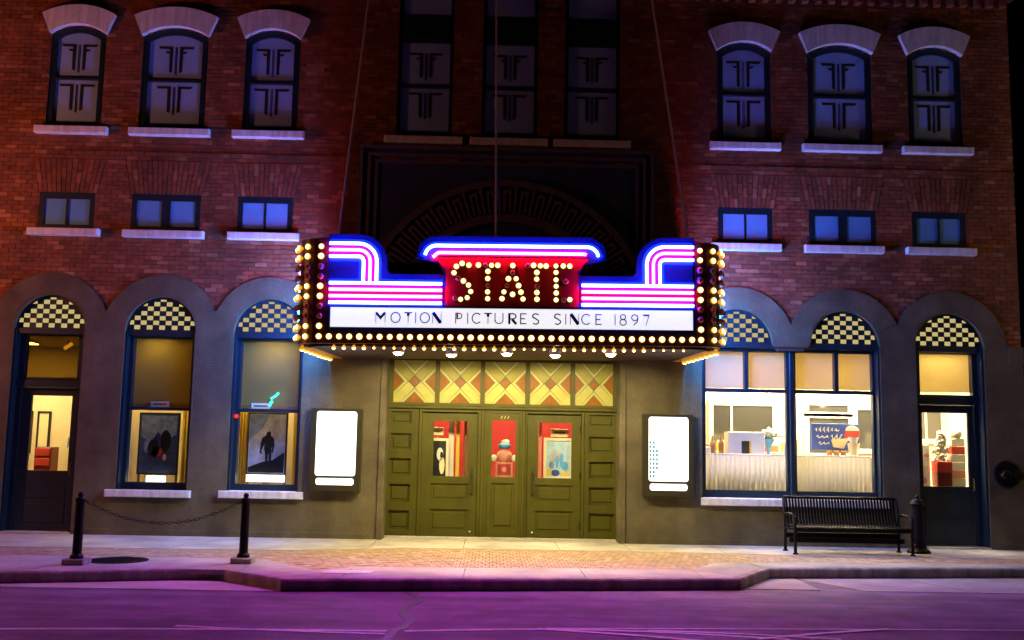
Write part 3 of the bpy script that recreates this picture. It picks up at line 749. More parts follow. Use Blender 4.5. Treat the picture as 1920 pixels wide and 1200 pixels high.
# stained glass transom
def art(xa, xb, za, zb):
    T = empty('art_glass_light', E_)
    cx, cz, hx, hz = (xa+xb)/2, (za+zb)/2, (xb-xa)/2, (zb-za)/2
    part('lead_back', MB().box(xa-.01, xb+.01, yf+.05, yf+.06, za-.01, zb+.01), 'lead', T)
    d, g = .27, .042
    def piece(pts, m, y=0):
        pts = [(cx+a*hx, cz+b*hz) for a, b in pts]
        ar = sum(pts[i][0]*pts[(i+1) % len(pts)][1]-pts[(i+1) % len(pts)][0]*pts[i][1] for i in range(len(pts)))
        part('glass_piece', MB().plate(pts if ar > 0 else pts[::-1], [], yf+.036+y, yf+.051), m, T)
    piece([(-d+g, 0), (0, -d+g), (d-g, 0), (0, d-g)], 'g_amber')
    for sa_, sb in ((1, 1), (1, -1), (-1, 1), (-1, -1)):
        # arm split along its length into two strips
        for t0, t1, mm in ((g, d-.0, 'g_cream'), (0, 0, None)):
            if mm is None: continue
            piece([(sa_*(g*.4), sb*(d+g*.6)), (sa_*(1-d-g), sb*1.0), (sa_*1.0, sb*1.0), (sa_*1.0, sb*(1-d-g)), (sa_*(d+g*.6), sb*(g*.4))], 'g_cream' if sb > 0 else 'g_yel', 0)
    bw = .16
    for ax in (0, 1):
        for s in (-1, 1):
            def Q(p, q): return (s*p, q) if ax == 0 else (q, s*p)
            tip = d+g*1.4
            e1 = 1-tip
            piece([Q(tip, 0), Q(1, e1), Q(1, e1-bw), Q(tip+bw, 0), Q(1, -e1+bw), Q(1, -e1)], 'g_yel', .002)
            c0 = tip+bw+g
            if 1-c0 > .1: piece([Q(c0, 0), Q(1, 1-c0), Q(1, -(1-c0))], 'g_amber' if not (ax == 1 and s == 1) else 'g_cream', .004)
for a, b in ((-1.955, -1.21), (-1.13, -.40), (-.32, .41), (.49, 1.22), (1.30, 1.985)): art(a, b, 2.375, 3.13)

# rooms behind the glass
def room(name, x0, x1, y1, z1, m, floor='wood', y0=.41, z0=.0):
    r = empty(name, B)
    part('floor', MB().box(x0, x1, y0, y1, z0-.05, z0+.005), floor, r)
    part('ceiling', MB().box(x0, x1, y0, y1, z1, z1+.05), 'white', r)
    part('back_wall', MB().box(x0, x1, y1, y1+.05, z0-.05, z1+.05), m, r)
    part('side_wall', MB().box(x0-.05, x0, y0, y1+.05, z0-.05, z1+.05), m, r); part('side_wall', MB().box(x1, x1+.05, y0, y1+.05, z0-.05, z1+.05), m, r)
    return r
room('ticket_room', -11.8, -6.75, 3.0, 3.46, 'room')
room('display_room', -6.68, -3.2, 1.6, 3.46, 'room')
room('lobby', -2.6, 2.6, 3.0, 3.46, 'room_red', y0=.56)
room('snack_room', 3.2, 8.95, 2.6, 3.46, 'room_white')

# ------------------------------------------------------------------ marquee
MQ = thing('marquee', 'theatre marquee with neon stripes, chasing bulbs and bulb letters STATE', 'marquee', (.11, -2.4, 0), (0, -.0107, 0))
# outline of the canopy in plan (local x, y): rounded front corners, sides taper to the wall
def plan(inset=0.0):
    r = .36; w = 3.285-inset
    P = [(-w+.17, 2.44), (-w, r+.1)] + [(-w+r-r*math.cos(math.radians(a)), r-r*math.sin(math.radians(a)) + inset) for a in range(0, 91, 15)]
    return P + [(-x, y) for x, y in P[::-1]]
pl_ = plan()
part('cabinet', MB().slab(plan(.05), 3.18, 4.10), 'navy', MQ)
part('soffit_panel', MB().slab(plan(.16), 3.135, 3.19), 'soffit', MQ)
fp = plan()
def wrap(name, z0, z1, m, off=0.0, pts=None):
    """vertical strip following the plan line"""
    P = pts or fp; mb = MB(); n = len(P)
    vs = [(x, y-off, z) for z in (z0, z1) for x, y in P]
    Q = plan(.06) if pts is None else [(x*.98, y+.06) for x, y in P]
    vs += [(x, y, z) for z in (z0, z1) for x, y in Q]
    fs = []
    for i in range(n-1):
        fs += [(i, i+1, n+i+1, n+i), (2*n+i+1, 2*n+i, 3*n+i, 3*n+i+1), (n+i, n+i+1, 3*n+i+1, 3*n+i), (i+1, i, 2*n+i, 2*n+i+1)]
    fs += [(0, n, 3*n, 2*n), (n-1, 3*n-1, 4*n-1, 2*n-1)]
    return part(name, mb.add(vs, fs), m, MQ)
wrap('fascia', 3.165, 3.335, 'maroon')
# raised rounded corner panels that carry the bulb columns
half = [p for p in fp if p[0] < 0]
cornerL = [p for p in half if p[1] < .5] + [(-2.80, 0.0)]
cornerR = [(-x, y) for x, y in cornerL[::-1]]
for P in (cornerL, cornerR):
    n = len(P); vs = [(x, y, z) for z in (3.335, 4.78) for x, y in P] + [(x*.965, y+.09, z) for z in (3.335, 4.78) for x, y in P]
    fs = []
    for i in range(n-1): fs += [(i, i+1, n+i+1, n+i), (2*n+i+1, 2*n+i, 3*n+i, 3*n+i+1), (n+i, n+i+1, 3*n+i+1, 3*n+i), (i+1, i, 2*n+i, 2*n+i+1)]
    fs += [(0, n, 3*n, 2*n), (n-1, 3*n-1, 4*n-1, 2*n-1)]
    part('corner_panel', MB().add(vs, fs), 'maroon', MQ)
# front sign faces: silhouettes widened to stand for the neon bloom (local x, z)
yF = .0
def wing(s):
    o = [(-2.80, 3.335), (-1.00, 3.335), (-1.00, 4.24), (-1.84, 4.24), (-1.90, 4.30), (-1.90, 4.40)] + arc(-2.34, 4.41, .44, 0, 90, 10) + [(-2.80, 4.85)]
    return o if s < 0 else [(-x+.03, z) for x, z in o[::-1]]
for s in (-1, 1): part('sign_face', MB().plate(wing(s), [], yF, .16), 'navy', MQ)
part('sign_face', MB().plate([(-.998, 3.335), (1.028, 3.335), (1.028, 4.20), (1.13, 4.42), (1.48, 4.49), (1.42, 4.73), (1.24, 4.84), (-1.22, 4.84), (-1.40, 4.73), (-1.46, 4.49), (-1.11, 4.42), (-.998, 4.20)], [], yF, .16), 'navy', MQ)
part('red_panel', MB().plate([(-1.0, 3.745), (1.04, 3.745), (1.04, 4.30), (1.20, 4.50), (-1.18, 4.50), (-1.0, 4.30)], [], yF-.012, yF+.01), 'redpanel', MQ)
# bands painted with the tubes' azure halo and magenta glow, then the tubes
def mirror(pts, s): return [(x if s < 0 else -x+.03, z) for x, z in pts]
def curl(r): return [(-2.78, 4.417+r)] + arc(-2.336, 4.417, r, 90, 0, 10) + [(-2.336+r, 4.115)]
tubeno = 0
def neon(pts, m, y=-.045, r=.0235):
    mb = MB().tube([(x, y, z) for x, z in pts], r, 8)
    return part('neon_tube', mb, m, MQ, smooth=True)
def holders(pts):
    pass
for s in (-1, 1):
    mid = curl(.18)
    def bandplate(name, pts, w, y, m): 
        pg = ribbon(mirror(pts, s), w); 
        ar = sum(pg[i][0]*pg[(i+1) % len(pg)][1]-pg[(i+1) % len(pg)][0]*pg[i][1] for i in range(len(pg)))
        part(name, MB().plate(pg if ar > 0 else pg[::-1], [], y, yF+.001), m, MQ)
    bandplate('halo_band', mid, .35, yF-.008, 'azure'); bandplate('glow_stripe', mid, .20, yF-.014, 'magenta')
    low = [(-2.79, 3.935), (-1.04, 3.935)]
    bandplate('halo_band', low, .44, yF-.010, 'azure'); bandplate('glow_stripe', low, .30, yF-.016, 'magenta')
    neon(mirror(curl(.28), s), 'neon_blue'); neon(mirror(curl(.18), s), 'neon_red'); neon(mirror(curl(.08), s), 'neon_blue')
    for zt, m in ((4.085, 'neon_blue'), (3.985, 'neon_red'), (3.885, 'neon_red'), (3.785, 'neon_blue')):
        neon(mirror([(-2.77, zt), (-1.9, zt), (-1.055, zt)], s), m)
top = [(-1.32, 4.535)] + arc(-1.15, 4.51, .17, 160, 90, 8) + arc(1.17, 4.51, .17, 90, 20, 8) + [(1.34, 4.535)]
tb = [(-1.375, 4.51)] + arc(-1.15, 4.51, .19, 160, 90, 8) + arc(1.17, 4.51, .19, 90, 20, 8) + [(1.395, 4.51)]
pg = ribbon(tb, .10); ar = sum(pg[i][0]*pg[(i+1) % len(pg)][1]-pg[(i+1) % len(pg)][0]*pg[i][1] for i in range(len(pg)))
part('halo_band', MB().plate(pg if ar > 0 else pg[::-1], [], yF-.010, yF+.001), 'azure', MQ)
part('glow_stripe', MB().plate([(-1.17, 4.52), (1.19, 4.52), (1.16, 4.64), (-1.14, 4.64)], [], yF-.016, yF+.001), 'magenta', MQ)
neon(top, 'neon_blue')
neon([(-1.20, 4.50)] + arc(-1.09, 4.485, .085, 150, 90, 6) + arc(1.11, 4.485, .085, 90, 60, 5), 'neon_red')
# letter board with changeable letters
lb = part('letter_board', MB().bev(-2.745, 2.79, -.03, .01, 3.412, 3.715, .02), 'letterboard', MQ)
part('board_trim', MB().plate(rect(-2.79, 2.835, 3.34, 3.745), [rect(-2.748, 2.793, 3.409, 3.718)], -.036, .005), 'navy', MQ)
def ring(rx, rz, a0, a1, cz=.5, cx=0): return [(cx+rx*math.cos(math.radians(a0+(a1-a0)*i/14)), cz+rz*math.sin(math.radians(a0+(a1-a0)*i/14))) for i in range(15)]
GL = {  # strokes: (points in 0..1 height, width); w thin .085, thick .25
 'M': [([(-.42, .0), (-.42, 1)], .05), ([(.42, 0), (.42, 1)], .05), ([(-.40, .93), (0, .46), (.40, .93)], .20)],
 'O': [(ring(.42, .46, 0, 180), .085), (ring(.42, .46, 180, 360), .085)],
 'T': [([(-.36, .95), (.36, .95)], .09), ([(0, .91), (0, 0)], .06), ([(0, .66), (.0, .9)], .22)],
 'I': [([(0, 0), (0, 1)], .07)],
 'N': [([(-.38, 0), (-.38, 1)], .05), ([(.38, 0), (.38, 1)], .05), ([(-.34, .98), (.34, .03)], .27)],
 'P': [([(-.26, 0), (-.26, 1)], .07), ([(-.22, .96)] + ring(.30, .25, 90, -90, .70, .0) + [(-.22, .45)], .08), ([(-.12, .52), (-.12, .9)], .14)],
 'C': [(ring(.42, .46, 42, 318), .085)],
 'U': [([(-.36, 1), (-.36, .36)] + ring(.36, .32, 180, 360, .36) + [(.36, 1)], .075)],
 'R': [([(-.30, 0), (-.30, 1)], .18), ([(-.20, .95)] + ring(.30, .24, 90, -90, .71, .0) + [(-.2, .47)], .10), ([(-.05, .42), (.34, 0)], .20)],
 'E': [([(-.24, 0), (-.24, 1)], .09), ([(-.19, .95), (.28, .95)], .085), ([(-.19, .5), (.16, .5)], .085), ([(-.19, .05), (.28, .05)], .085)],
 'S': [([(.28, .86)] + ring(.27, .23, 60, 200, .73) + [(0, .52)] + ring(.28, .25, 40, -140, .27)[2:] , .095)],
 '1': [([(0, 0), (0, 1)], .07)],
 '8': [(ring(.24, .22, 0, 180, .75), .08), (ring(.24, .22, 180, 360, .75), .08), (ring(.29, .26, 0, 180, .26), .08), (ring(.29, .26, 180, 360, .26), .08)],
 '9': [(ring(.28, .27, 0, 180, .70), .08), (ring(.28, .27, 180, 360, .70), .08), ([(.29, .66), (.22, .3), (-.12, .02)], .08)],
 '7': [([(-.28, .93), (.30, .93)], .13), ([(.26, .86), (-.05, 0)], .06)],
}
text = [('M', 718.5), ('O', 746.5), ('T', 770), ('I', 784), ('O', 801), ('N', 823.5), ('P', 864), ('I', 881), ('C', 898), ('T', 919), ('U', 939.5), ('R', 965), ('E', 985), ('S', 1008),
        ('S', 1049), ('I', 1064.5), ('N', 1081), ('C', 1103), ('E', 1126), ('1', 1157), ('8', 1172), ('9', 1194), ('7', 1215.5)]
for ch_, px in text:
    u = (px-961.5)/122.7; mb = MB(); H = .168
    for si, (pts, w) in enumerate(GL[ch_]):
        w = w*1.15
        pg = ribbon([(u+a*H, 3.478+b*H) for a, b in pts], w*H)
        ar = sum(pg[i][0]*pg[(i+1) % len(pg)][1]-pg[(i+1) % len(pg)][0]*pg[i][1] for i in range(len(pg)))
        mb.plate(pg if ar > 0 else pg[::-1], [], -.036-.0006*si, -.0305)
    part('letter', mb, 'letter', lb)
# bulbs
bm = MB()
prof = [(.012, .030), (.016, .014), (.030, -.002), (.0355, -.016), (.033, -.030), (.020, -.041), (.006, -.045)]
n = 8; vs = []
for rr, yy in prof:
    for i in range(n): vs.append((rr*math.cos(2*PI*i/n), yy, rr*math.sin(2*PI*i/n)))
fs = [(j*n+i, (j+1)*n+i, (j+1)*n+(i+1) % n, j*n+(i+1) % n) for j in range(len(prof)-1) for i in range(n)] + [tuple((len(prof)-1)*n+i for i in range(n))[::-1]]
bm.add(vs, fs)
bulb_on = bm.mesh('bulb', M['bulb'], True); bulb_off = bm.mesh('bulb_unlit', M['bulb_off'], True)
def bulb(x, y, z, rot=(0, 0, 0), lit=True, sc=1.38, parent=None):
    o = link('bulb', bulb_on if lit else bulb_off, parent or MQ, (x, y, z), rot); o.scale = (sc*random.uniform(.93, 1.07),)*3; return o
rows = [(4.645, 1), (4.495, 1), (4.338, 0), (4.183, 0), (4.032, 1), (3.878, 1), (3.728, 0), (3.573, 0), (3.42, 1), (3.262, 1)]
rC = .36; wC = 3.285
cols_ = [(-2.905, 0.0, 0)] + [(-wC+rC-rC*math.cos(math.radians(a)), rC-rC*math.sin(math.radians(a)), 90-a) for a in (62, 33, 6)]
for s in (-1, 1):
    for x, y, a in cols_:
        for zt, on in rows:
            dx, dy = math.sin(math.radians(a))*.02, math.cos(math.radians(a))*.02
            bulb(s*-1*(x-dx) if s > 0 else x-dx, y-dy, zt, (0, 0, math.radians(-a if s < 0 else a)), bool(on) or (a > 80 and False))
x = -2.752
while x < 2.83:
    bulb(x, -.02, 3.262); x += .1533
x = -2.70; k = 0
while x < 2.75:
    bulb(x, .13, 3.125, (math.radians(62), 0, 0), True, .7 if 3 < (k % 14) < 8 else 1.0); x += .1533; k += 1
for s in (-1, 1):
    for k in range(8):
        y = .45+k*.26; xx = s*(3.285-.045-.0817*(y-.46))
        bulb(xx, y, 3.135, (math.radians(90), 0, 0))
    part('side_trim', MB().slab([(s*3.27, .40), (s*3.12, 2.40), (s*2.90, 2.40), (s*3.05, .40)][::s], 3.128, 3.134), 'gold', MQ)  # gold colour stands for the bulbs' yellow light on the soffit edge
    # side returns: enamel and neon like the front
    th = math.atan2(.17, 1.98)
    a, b = (s*3.287, .5), (s*3.115, 2.437)
    vs = [(a[0], a[1], 3.335), (b[0], b[1], 3.335), (b[0], b[1], 4.86), (a[0], a[1], 4.84)]
    vs += [(v[0]-s*.05, v[1], v[2]) for v in vs]
    part('side_face', MB().add(vs, [(0, 1, 2, 3), (4, 7, 6, 5), (0, 4, 5, 1), (1, 5, 6, 2), (2, 6, 7, 3), (3, 7, 4, 0)]), 'navy', MQ)
    for zt, m in ((4.44, 'neon_side_red'), (4.32, 'neon_side_red'), (4.05, 'neon_side'), (3.94, 'neon_side'), (3.70, 'neon_side'), (3.59, 'neon_side'), (3.48, 'neon_side')):
        part('neon_tube', MB().tube([(a[0]+s*.045, .58, zt), (a[0]+(b[0]-a[0])*.35+s*.045, 1.16, zt), (a[0]+(b[0]-a[0])*(.62 if m == 'neon_side_red' else .95)+s*.048, 1.66 if m == 'neon_side_red' else 2.28, zt)], .026, 8), m, MQ, smooth=True)
# bulb letters
LET = {'S': [(-.751, 4.40, 1), (-.838, 4.352, 1), (-.648, 4.374, 1), (-.873, 4.253, 1), (-.809, 4.172, 0), (-.727, 4.129, 1), (-.65, 4.065, 1), (-.615, 3.967, 1), (-.667, 3.872, 1), (-.767, 3.846, 1), (-.851, 3.861, 0)],
 'T': [(-.502, 4.377, 1), (-.395, 4.377, 0), (-.30, 4.375, 1), (-.206, 4.376, 1), (-.355, 4.281, 1), (-.357, 4.17, 1), (-.355, 4.061, 0), (-.357, 3.965, 1), (-.355, 3.86, 1)],
 'A': [(.024, 4.375, 1), (.023, 4.268, 0), (-.041, 4.17, 1), (.077, 4.172, 1), (-.066, 4.064, 0), (.115, 4.066, 1), (-.108, 3.967, 1), (.151, 3.965, 1), (-.137, 3.862, 1), (.184, 3.86, 1), (.024, 3.93, 1)],
 't': [(.254, 4.377, 0), (.342, 4.382, 1), (.445, 4.376, 1), (.534, 4.373, 1), (.392, 4.272, 1), (.391, 4.169, 1), (.398, 4.058, 0), (.394, 3.962, 1), (.396, 3.859, 1)],
 'E': [(.685, 4.376, 1), (.797, 4.377, 1), (.897, 4.376, 1), (.686, 4.276, 1), (.687, 4.162, 1), (.689, 4.062, 1), (.69, 3.958, 1), (.689, 3.852, 1), (.807, 3.85, 0), (.899, 3.858, 1), (.838, 4.139, 0)]}
TR = {'S': [(-.635, 4.375), (-.75, 4.40), (-.85, 4.345), (-.872, 4.25), (-.81, 4.175), (-.69, 4.10), (-.63, 4.03), (-.618, 3.96), (-.67, 3.87), (-.765, 3.845), (-.87, 3.865)],
 'T': None, 'A': None, 't': None, 'E': None}
for kx, (key, pts) in enumerate(LET.items()):
    tray = MB()
    if key == 'S': segs = [TR['S']]
    elif key == 'T': segs = [[(-.54, 4.376), (-.17, 4.376)], [(-.356, 4.34), (-.356, 3.82)]]
    elif key == 't': segs = [[(.22, 4.377), (.57, 4.377)], [(.394, 4.34), (.394, 3.82)]]
    elif key == 'A': segs = [[(-.152, 3.82), (.008, 4.40)], [(.04, 4.40), (.20, 3.82)], [(-.07, 3.93), (.115, 3.93)]]
    else: segs = [[(.688, 3.81), (.688, 4.415)], [(.725, 4.376), (.935, 4.376)], [(.725, 4.11), (.87, 4.11)], [(.725, 3.852), (.935, 3.852)]]
    for i, sg in enumerate(segs):
        pg = ribbon(sg, .072); ar = sum(pg[i2][0]*pg[(i2+1) % len(pg)][1]-pg[(i2+1) % len(pg)][0]*pg[i2][1] for i2 in range(len(pg)))
        tray.plate(pg if ar > 0 else pg[::-1], [], -.030-.0006*i, -.005)
    lt = part('bulb_letter', tray, 'maroon', MQ)
    for x, z, on in pts: bulb(x, -.045, z, lit=bool(on), sc=1.22, parent=lt)
# flood lamps under the canopy
for x, y in ((-1.73, .32), (-.92, .62), (-.05, .32), (.715, .55), (1.56, .25)):
    d = empty('downlight', MQ)
    part('housing', MB().lathe([(.085, 3.14), (.10, 3.06), (.085, 3.055)], x, y, 16), 'white', d)
    part('lens', MB().ball((x, y, 3.055), .075, 12, 6, (1, 1, .5)), 'downlight', d, smooth=True)
    ld = bpy.data.lights.new('downlight_lamp', 'SPOT'); ld.energy = L_DOWN; ld.color = (1, .82, .42); ld.shadow_soft_size = .07; ld.spot_size = math.radians(140); ld.spot_blend = .15
    lo = bpy.data.objects.new('downlight_lamp', ld); col.objects.link(lo); lo.parent = d; lo.location = (x, y, 2.98); lo.rotation_euler = (math.radians(24), 0, 0)

# support rods of the marquee
for nm, a, b in (('leftmost', (-2.621, -2.25, 4.84), (-2.566, .03, 10.10)), ('middle', (-.177, -2.25, 4.76), (-.266, .2, 10.16)), ('rightmost', (2.822, -2.25, 4.88), (2.55, .03, 10.24))):
    where = {'leftmost': 'steel stay rod rising from left end of the marquee', 'middle': 'steel stay rod with turnbuckle rising from middle of the marquee', 'rightmost': 'steel stay rod rising from right end of the marquee'}[nm]
    t = thing('stay_rod', where, 'stay rod', a, group='stay rods of the marquee')
    d = Vector(b)-Vector(a)
    part('rod', MB().tube([(0, 0, 0), d*.5, d], .021, 6), 'steel', t)
    if nm == 'middle': part('turnbuckle', MB().tube([d*.5+Vector((0, -.0, -.09)), d*.5+Vector((0, .0, -.05)), d*.5+Vector((0, 0, .03)), d*.5+Vector((0, .03, .08))], .026, 8), 'limestone', t)

# ------------------------------------------------------------------ poster cases
for i, (x0, x1, z0, z1, lab) in enumerate(((-3.29, -2.42, .815, 2.215, 'lit poster case with blank white poster left of the green doors'),
                                           (2.44, 3.31, .82, 2.225, 'lit poster case with faint dotted blue poster right of the green doors'))):
    P = thing('poster_case', lab, 'poster case', ((x0+x1)/2, -.002, z0), group='lit poster cases')
    cx = (x0+x1)/2; w = (x1-x0)/2; h = z1-z0
    part('cabinet', MB().bev(-w, w, -.12, 0, 0, h, .012), 'case', P)
    part('frame', MB().plate(rect(-w, w, 0, h), [rrect(-w+.095, w-.085, .255, h-.045, .045), rrect(-w+.115, w-.105, .10, .215, .04)], -.165, -.121), 'case', P)
    part('poster', MB().box(-w+.09, w-.08, -.150, -.125, .25, h-.04), 'lightbox', P)
    part('title_strip', MB().box(-w+.11, w-.10, -.150, -.125, .095, .22), 'lightbox', P)
    part('pane', MB().box(-w+.085, w-.075, -.158, -.156, .09, h-.035), 'glass', P)
    part('hinge', MB().bev(w-.03, w+.006, -.175, -.12, h*.45, h*.52, .004), 'case', P)
    part('hinge', MB().bev(w-.03, w+.006, -.175, -.12, h*.8, h*.87, .004), 'case', P)
    if i == 1:
        dots = MB(); 
        for r in range(9):
            for c in range(3):
                zz = .34+r*.072; xx = -w+.13+c*.055
                if ((c+.2)/2.5)**2 + ((r-4)/4.6)**2 < 1.05: dots.plate(rect(xx-.019, xx+.019, zz-.025, zz+.025), [], -.1535, -.151)
        part('print', dots, 'skyblue', P)

# ------------------------------------------------------------------ street furniture
for i, (x, y, lab) in enumerate(((-5.58, -4.10, 'black bollard beside the round manhole cover, in front of the left side door'), (-3.51, -3.68, 'black bollard nearest the entrance, holding the right end of the chain'))):
    t = thing('bollard', lab, 'bollard', (x, y, 0), group='chained bollards')
    part('footing', MB().bev(-.14, .14, -.14, .14, -.02, .075, .01), 'kerb', t)
    part('post', MB().lathe([(.085, .07), (.085, .11), (.060, .14), (.056, .80), (.066, .82), (.066, .85), (.05, .87)], 0, 0, 14), 'iron', t)
    part('finial', MB().ball((0, 0, .90), .038, 10, 6), 'iron', t, smooth=True)
    part('eye', MB().tube([(.055, 0, .80), (.085, 0, .82), (.10, 0, .80), (.085, 0, .78)] if i == 0 else [(-.055, 0, .80), (-.085, 0, .82), (-.10, 0, .80), (-.085, 0, .78)], .008, 6), 'iron', t)
a, b = Vector((-5.48, -4.08, .80)), Vector((-3.61, -3.70, .80))
ch_t = thing('chain', 'black iron chain sagging between the two bollards', 'chain', tuple((a+b)/2))
ch_t.location.z = 0
nl = 34; cmid = (a+b)/2
lk = MB().tube([(.034*math.cos(t), 0, .018*math.sin(t)) for t in [2*PI*i/10 for i in range(10)]], .0052, 5, closed=True).mesh('link', M['iron'], True)
for i in range(nl):
    t = (i+.5)/nl; p = a.lerp(b, t); sag = -.27*4*t*(1-t); slope = -.27*4*(1-2*t)/(b-a).length
    link('link', lk, ch_t, (p.x-cmid.x, p.y-cmid.y, p.z+sag), (PI/2*(i % 2), -math.atan(slope), math.atan2(b.y-a.y, b.x-a.x)))
mh = thing('manhole_cover', 'round cast iron manhole cover between the two bollards', 'manhole cover', (-5.22, -3.60, .003))
part('rim', MB().lathe([(.40, -.03), (.40, .004), (.37, .004), (.37, -.03)], 0, 0, 32), 'iron', mh)
part('lid', MB().lathe([(.36, -.03), (.36, .003)], 0, 0, 32), 'iron', mh)
tr_ = MB()
for i in range(-5, 6):
    for j in range(-5, 6):
        if i*i+j*j < 27: tr_.box(i*.06-.02, i*.06+.02, j*.06-.02, j*.06+.02, .002, .008)
part('tread', tr_, 'iron', mh, kind='stuff')
tp = tag(part('utility_lid', MB().slab([(-2.30, -4.62), (-1.70, -4.60), (-1.66, -4.28), (-2.20, -4.30)], -.02, .006), 'limestone', None), 'pale rectangular utility lid set in the pavement by the kerb', 'utility lid')

# bench
bn = thing('bench', 'black slatted steel bench in front of the shop window', 'bench', (5.66, -.98, 0), (0, 0, .0))
W2 = .945
def end_frame(x):
    e = part('end_frame', MB().tube([(x, -.30, .60), (x, -.34, .57), (x, -.34, .02)], .026, 8).tube([(x, .22, .02), (x, .20, .40), (x, .30, .86)], .026, 8).tube([(x, -.32, .60), (x, .0, .62), (x, .23, .60)], .024, 8).tube([(x, -.33, .40), (x, .2, .38)], .02, 8), 'iron', bn, smooth=True)
    for yy in (-.34, .22): part('foot', MB().lathe([(.045, .0), (.045, .015), (.028, .03)], x, yy, 10), 'iron', bn)
end_frame(-W2); end_frame(W2)
sl = MB()
spr = [(-.345, .36), (-.34, .43), (-.30, .445), (.10, .415), (.17, .44), (.22, .52), (.31, .86)]
w = .018
for i in range(len(spr)-1): pass
vs = []
for (yy, zz) in spr: vs += [(-w, yy, zz), (w, yy, zz), (w, yy+.006, zz-.006 if zz < .5 else zz), (-w, yy+.006, zz-.006 if zz < .5 else zz)]
fs = []
for i in range(len(spr)-1):
    o = i*4
    for k in range(4): fs.append((o+k, o+(k+1) % 4, o+4+(k+1) % 4, o+4+k))
slm = sl.add(vs, fs).mesh('slat', M['iron'])
ns = 36
for i in range(ns): link('slat', slm, bn, (-W2+.05+(2*W2-.1)*i/(ns-1), 0, 0))
part('top_rail', MB().tube([(-W2, .31, .87), (W2, .31, .87)], .024, 8), 'iron', bn)
part('front_rail', MB().box(-W2, W2, -.36, -.335, .36, .42), 'iron', bn)
part('seat_rail', MB().tube([(-W2, .16, .41), (W2, .16, .41)], .02, 8), 'iron', bn)
part('stretcher', MB().box(-W2, W2, -.03, .0, .16, .24), 'iron', bn)
part('stretcher', MB().box(-W2, W2, .20, .225, .22, .30), 'iron', bn)
ar_ = thing('ash_receptacle', 'black cast metal post with flared foot and domed cap beside the bench', 'ash receptacle', (6.93, -.78, 0))
part('base', MB().lathe([(.19, 0), (.19, .03), (.13, .08), (.10, .16)], 0, 0, 18), 'iron', ar_)
part('shaft', MB().lathe([(.10, .16), (.085, .30), (.085, .76), (.095, .78)], 0, 0, 18), 'iron', ar_)
part('cap', MB().lathe([(.12, .78), (.125, .80), (.09, .86), (.05, .885), (.02, .89)], 0, 0, 18), 'iron', ar_)
part('knob', MB().ball((0, 0, .915), .032, 10, 6), 'iron', ar_, smooth=True)
# fire hose connection on the wall
fc = thing('hose_connection', 'dark round hose connection with two capped outlets on the wall right of the door', 'hose connection', (8.86, -.001, 1.30))
def ydisc(cx, cz, prof, n=18):
    mb = MB(); vs = [(cx+r*math.cos(2*PI*i/n), y, cz+r*math.sin(2*PI*i/n)) for r, y in prof for i in range(n)]
    k = len(prof); fs = [(j*n+i, (j+1)*n+i, (j+1)*n+(i+1) % n, j*n+(i+1) % n) for j in range(k-1) for i in range(n)] + [tuple((k-1)*n+i for i in range(n))[::-1]]
    return mb.add(vs, fs)
part('wall_plate', ydisc(0, 0, [(.24, 0), (.24, -.02), (.21, -.035)]), 'iron', fc)
for s in (-1, 1):
    part('outlet', ydisc(s*.10, -.02, [(.07, -.03), (.07, -.16), (.085, -.16), (.085, -.22), (.06, -.235)]), 'iron', fc)

# street lamps beyond the frame that warm both ends of the street
for i, (x, y, lab) in enumerate(((-12.4, -3.1, 'black street lamp with globe on pavement beyond the left bollard'), (13.2, -2.2, 'black street lamp with globe on pavement beyond the right door'))):
    t = thing('street_lamp', lab, 'street lamp', (x, y, 0), group='street lamps along the kerb')
    part('pole', MB().lathe([(.20, 0), (.20, .1), (.11, .4), (.07, .6), (.05, 3.9), (.11, 4.0), (.13, 4.1)], 0, 0, 14), 'iron', t)
    part('globe', MB().ball((0, 0, 4.35), .25, 14, 8), 'street_globe', t, smooth=True)
    ld = bpy.data.lights.new('street_bulb', 'POINT'); ld.energy = (L_STREET_L, L_STREET_R)[i]; ld.color = ((1, .25, .12), (1, .68, .24))[i]; ld.shadow_soft_size = .25
    lo = bpy.data.objects.new('street_bulb', ld); col.objects.link(lo); lo.parent = t; lo.location = (0, -.0, 4.9)

# ------------------------------------------------------------------ inside the rooms
M['snack_glow'] = glow('snack_room_panel_lamp', (1, .82, .46), 150)
def lamp_panel(x, y, z, sx, sy, lab, m='ceil_glow'):
    t = thing('ceiling_light', lab, 'ceiling light', (x, y, z), group='ceiling lights in the rooms')
    part('housing', MB().box(-sx-.03, sx+.03, -sy-.03, sy+.03, -.035, 0), 'white', t)
    part('diffuser', MB().box(-sx, sx, -sy, sy, -.05, -.036), m, t)
lamp_panel(-9.3, 1.7, 3.455, .3, .3, 'ceiling light panel inside behind the left side door')
lamp_panel(-6.15, .65, 3.455, .2, .12, 'ceiling light above the dark blue poster display')
lamp_panel(-4.05, .65, 3.455, .25, .13, 'ceiling light above the silhouette poster display')
lamp_panel(-.9, 1.6, 3.455, .3, .3, 'lobby ceiling light behind the left green door')
lamp_panel(1.0, 1.6, 3.455, .3, .3, 'lobby ceiling light behind the right green door')
for x, w_ in ((4.4, 'first'), (6.1, 'x'), (7.9, 'y')):
    lamp_panel(x, 1.2 if x < 7 else .72, 3.455, .38, .2 if x < 7 else .24, {4.4: 'snack room ceiling light behind left half of the shop window', 6.1: 'snack room ceiling light behind right half of the shop window', 7.9: 'snack room ceiling light behind the right side door'}[x], 'snack_glow' if x > 7 else 'ceil_glow')

for x, lab in ((5.2, 'rear ceiling light of the snack room above the popcorn cone'), (7.0, 'rear ceiling light of the snack room above the blue sign')): lamp_panel(x, 1.9, 3.455, .3, .3, lab, 'snack_glow')
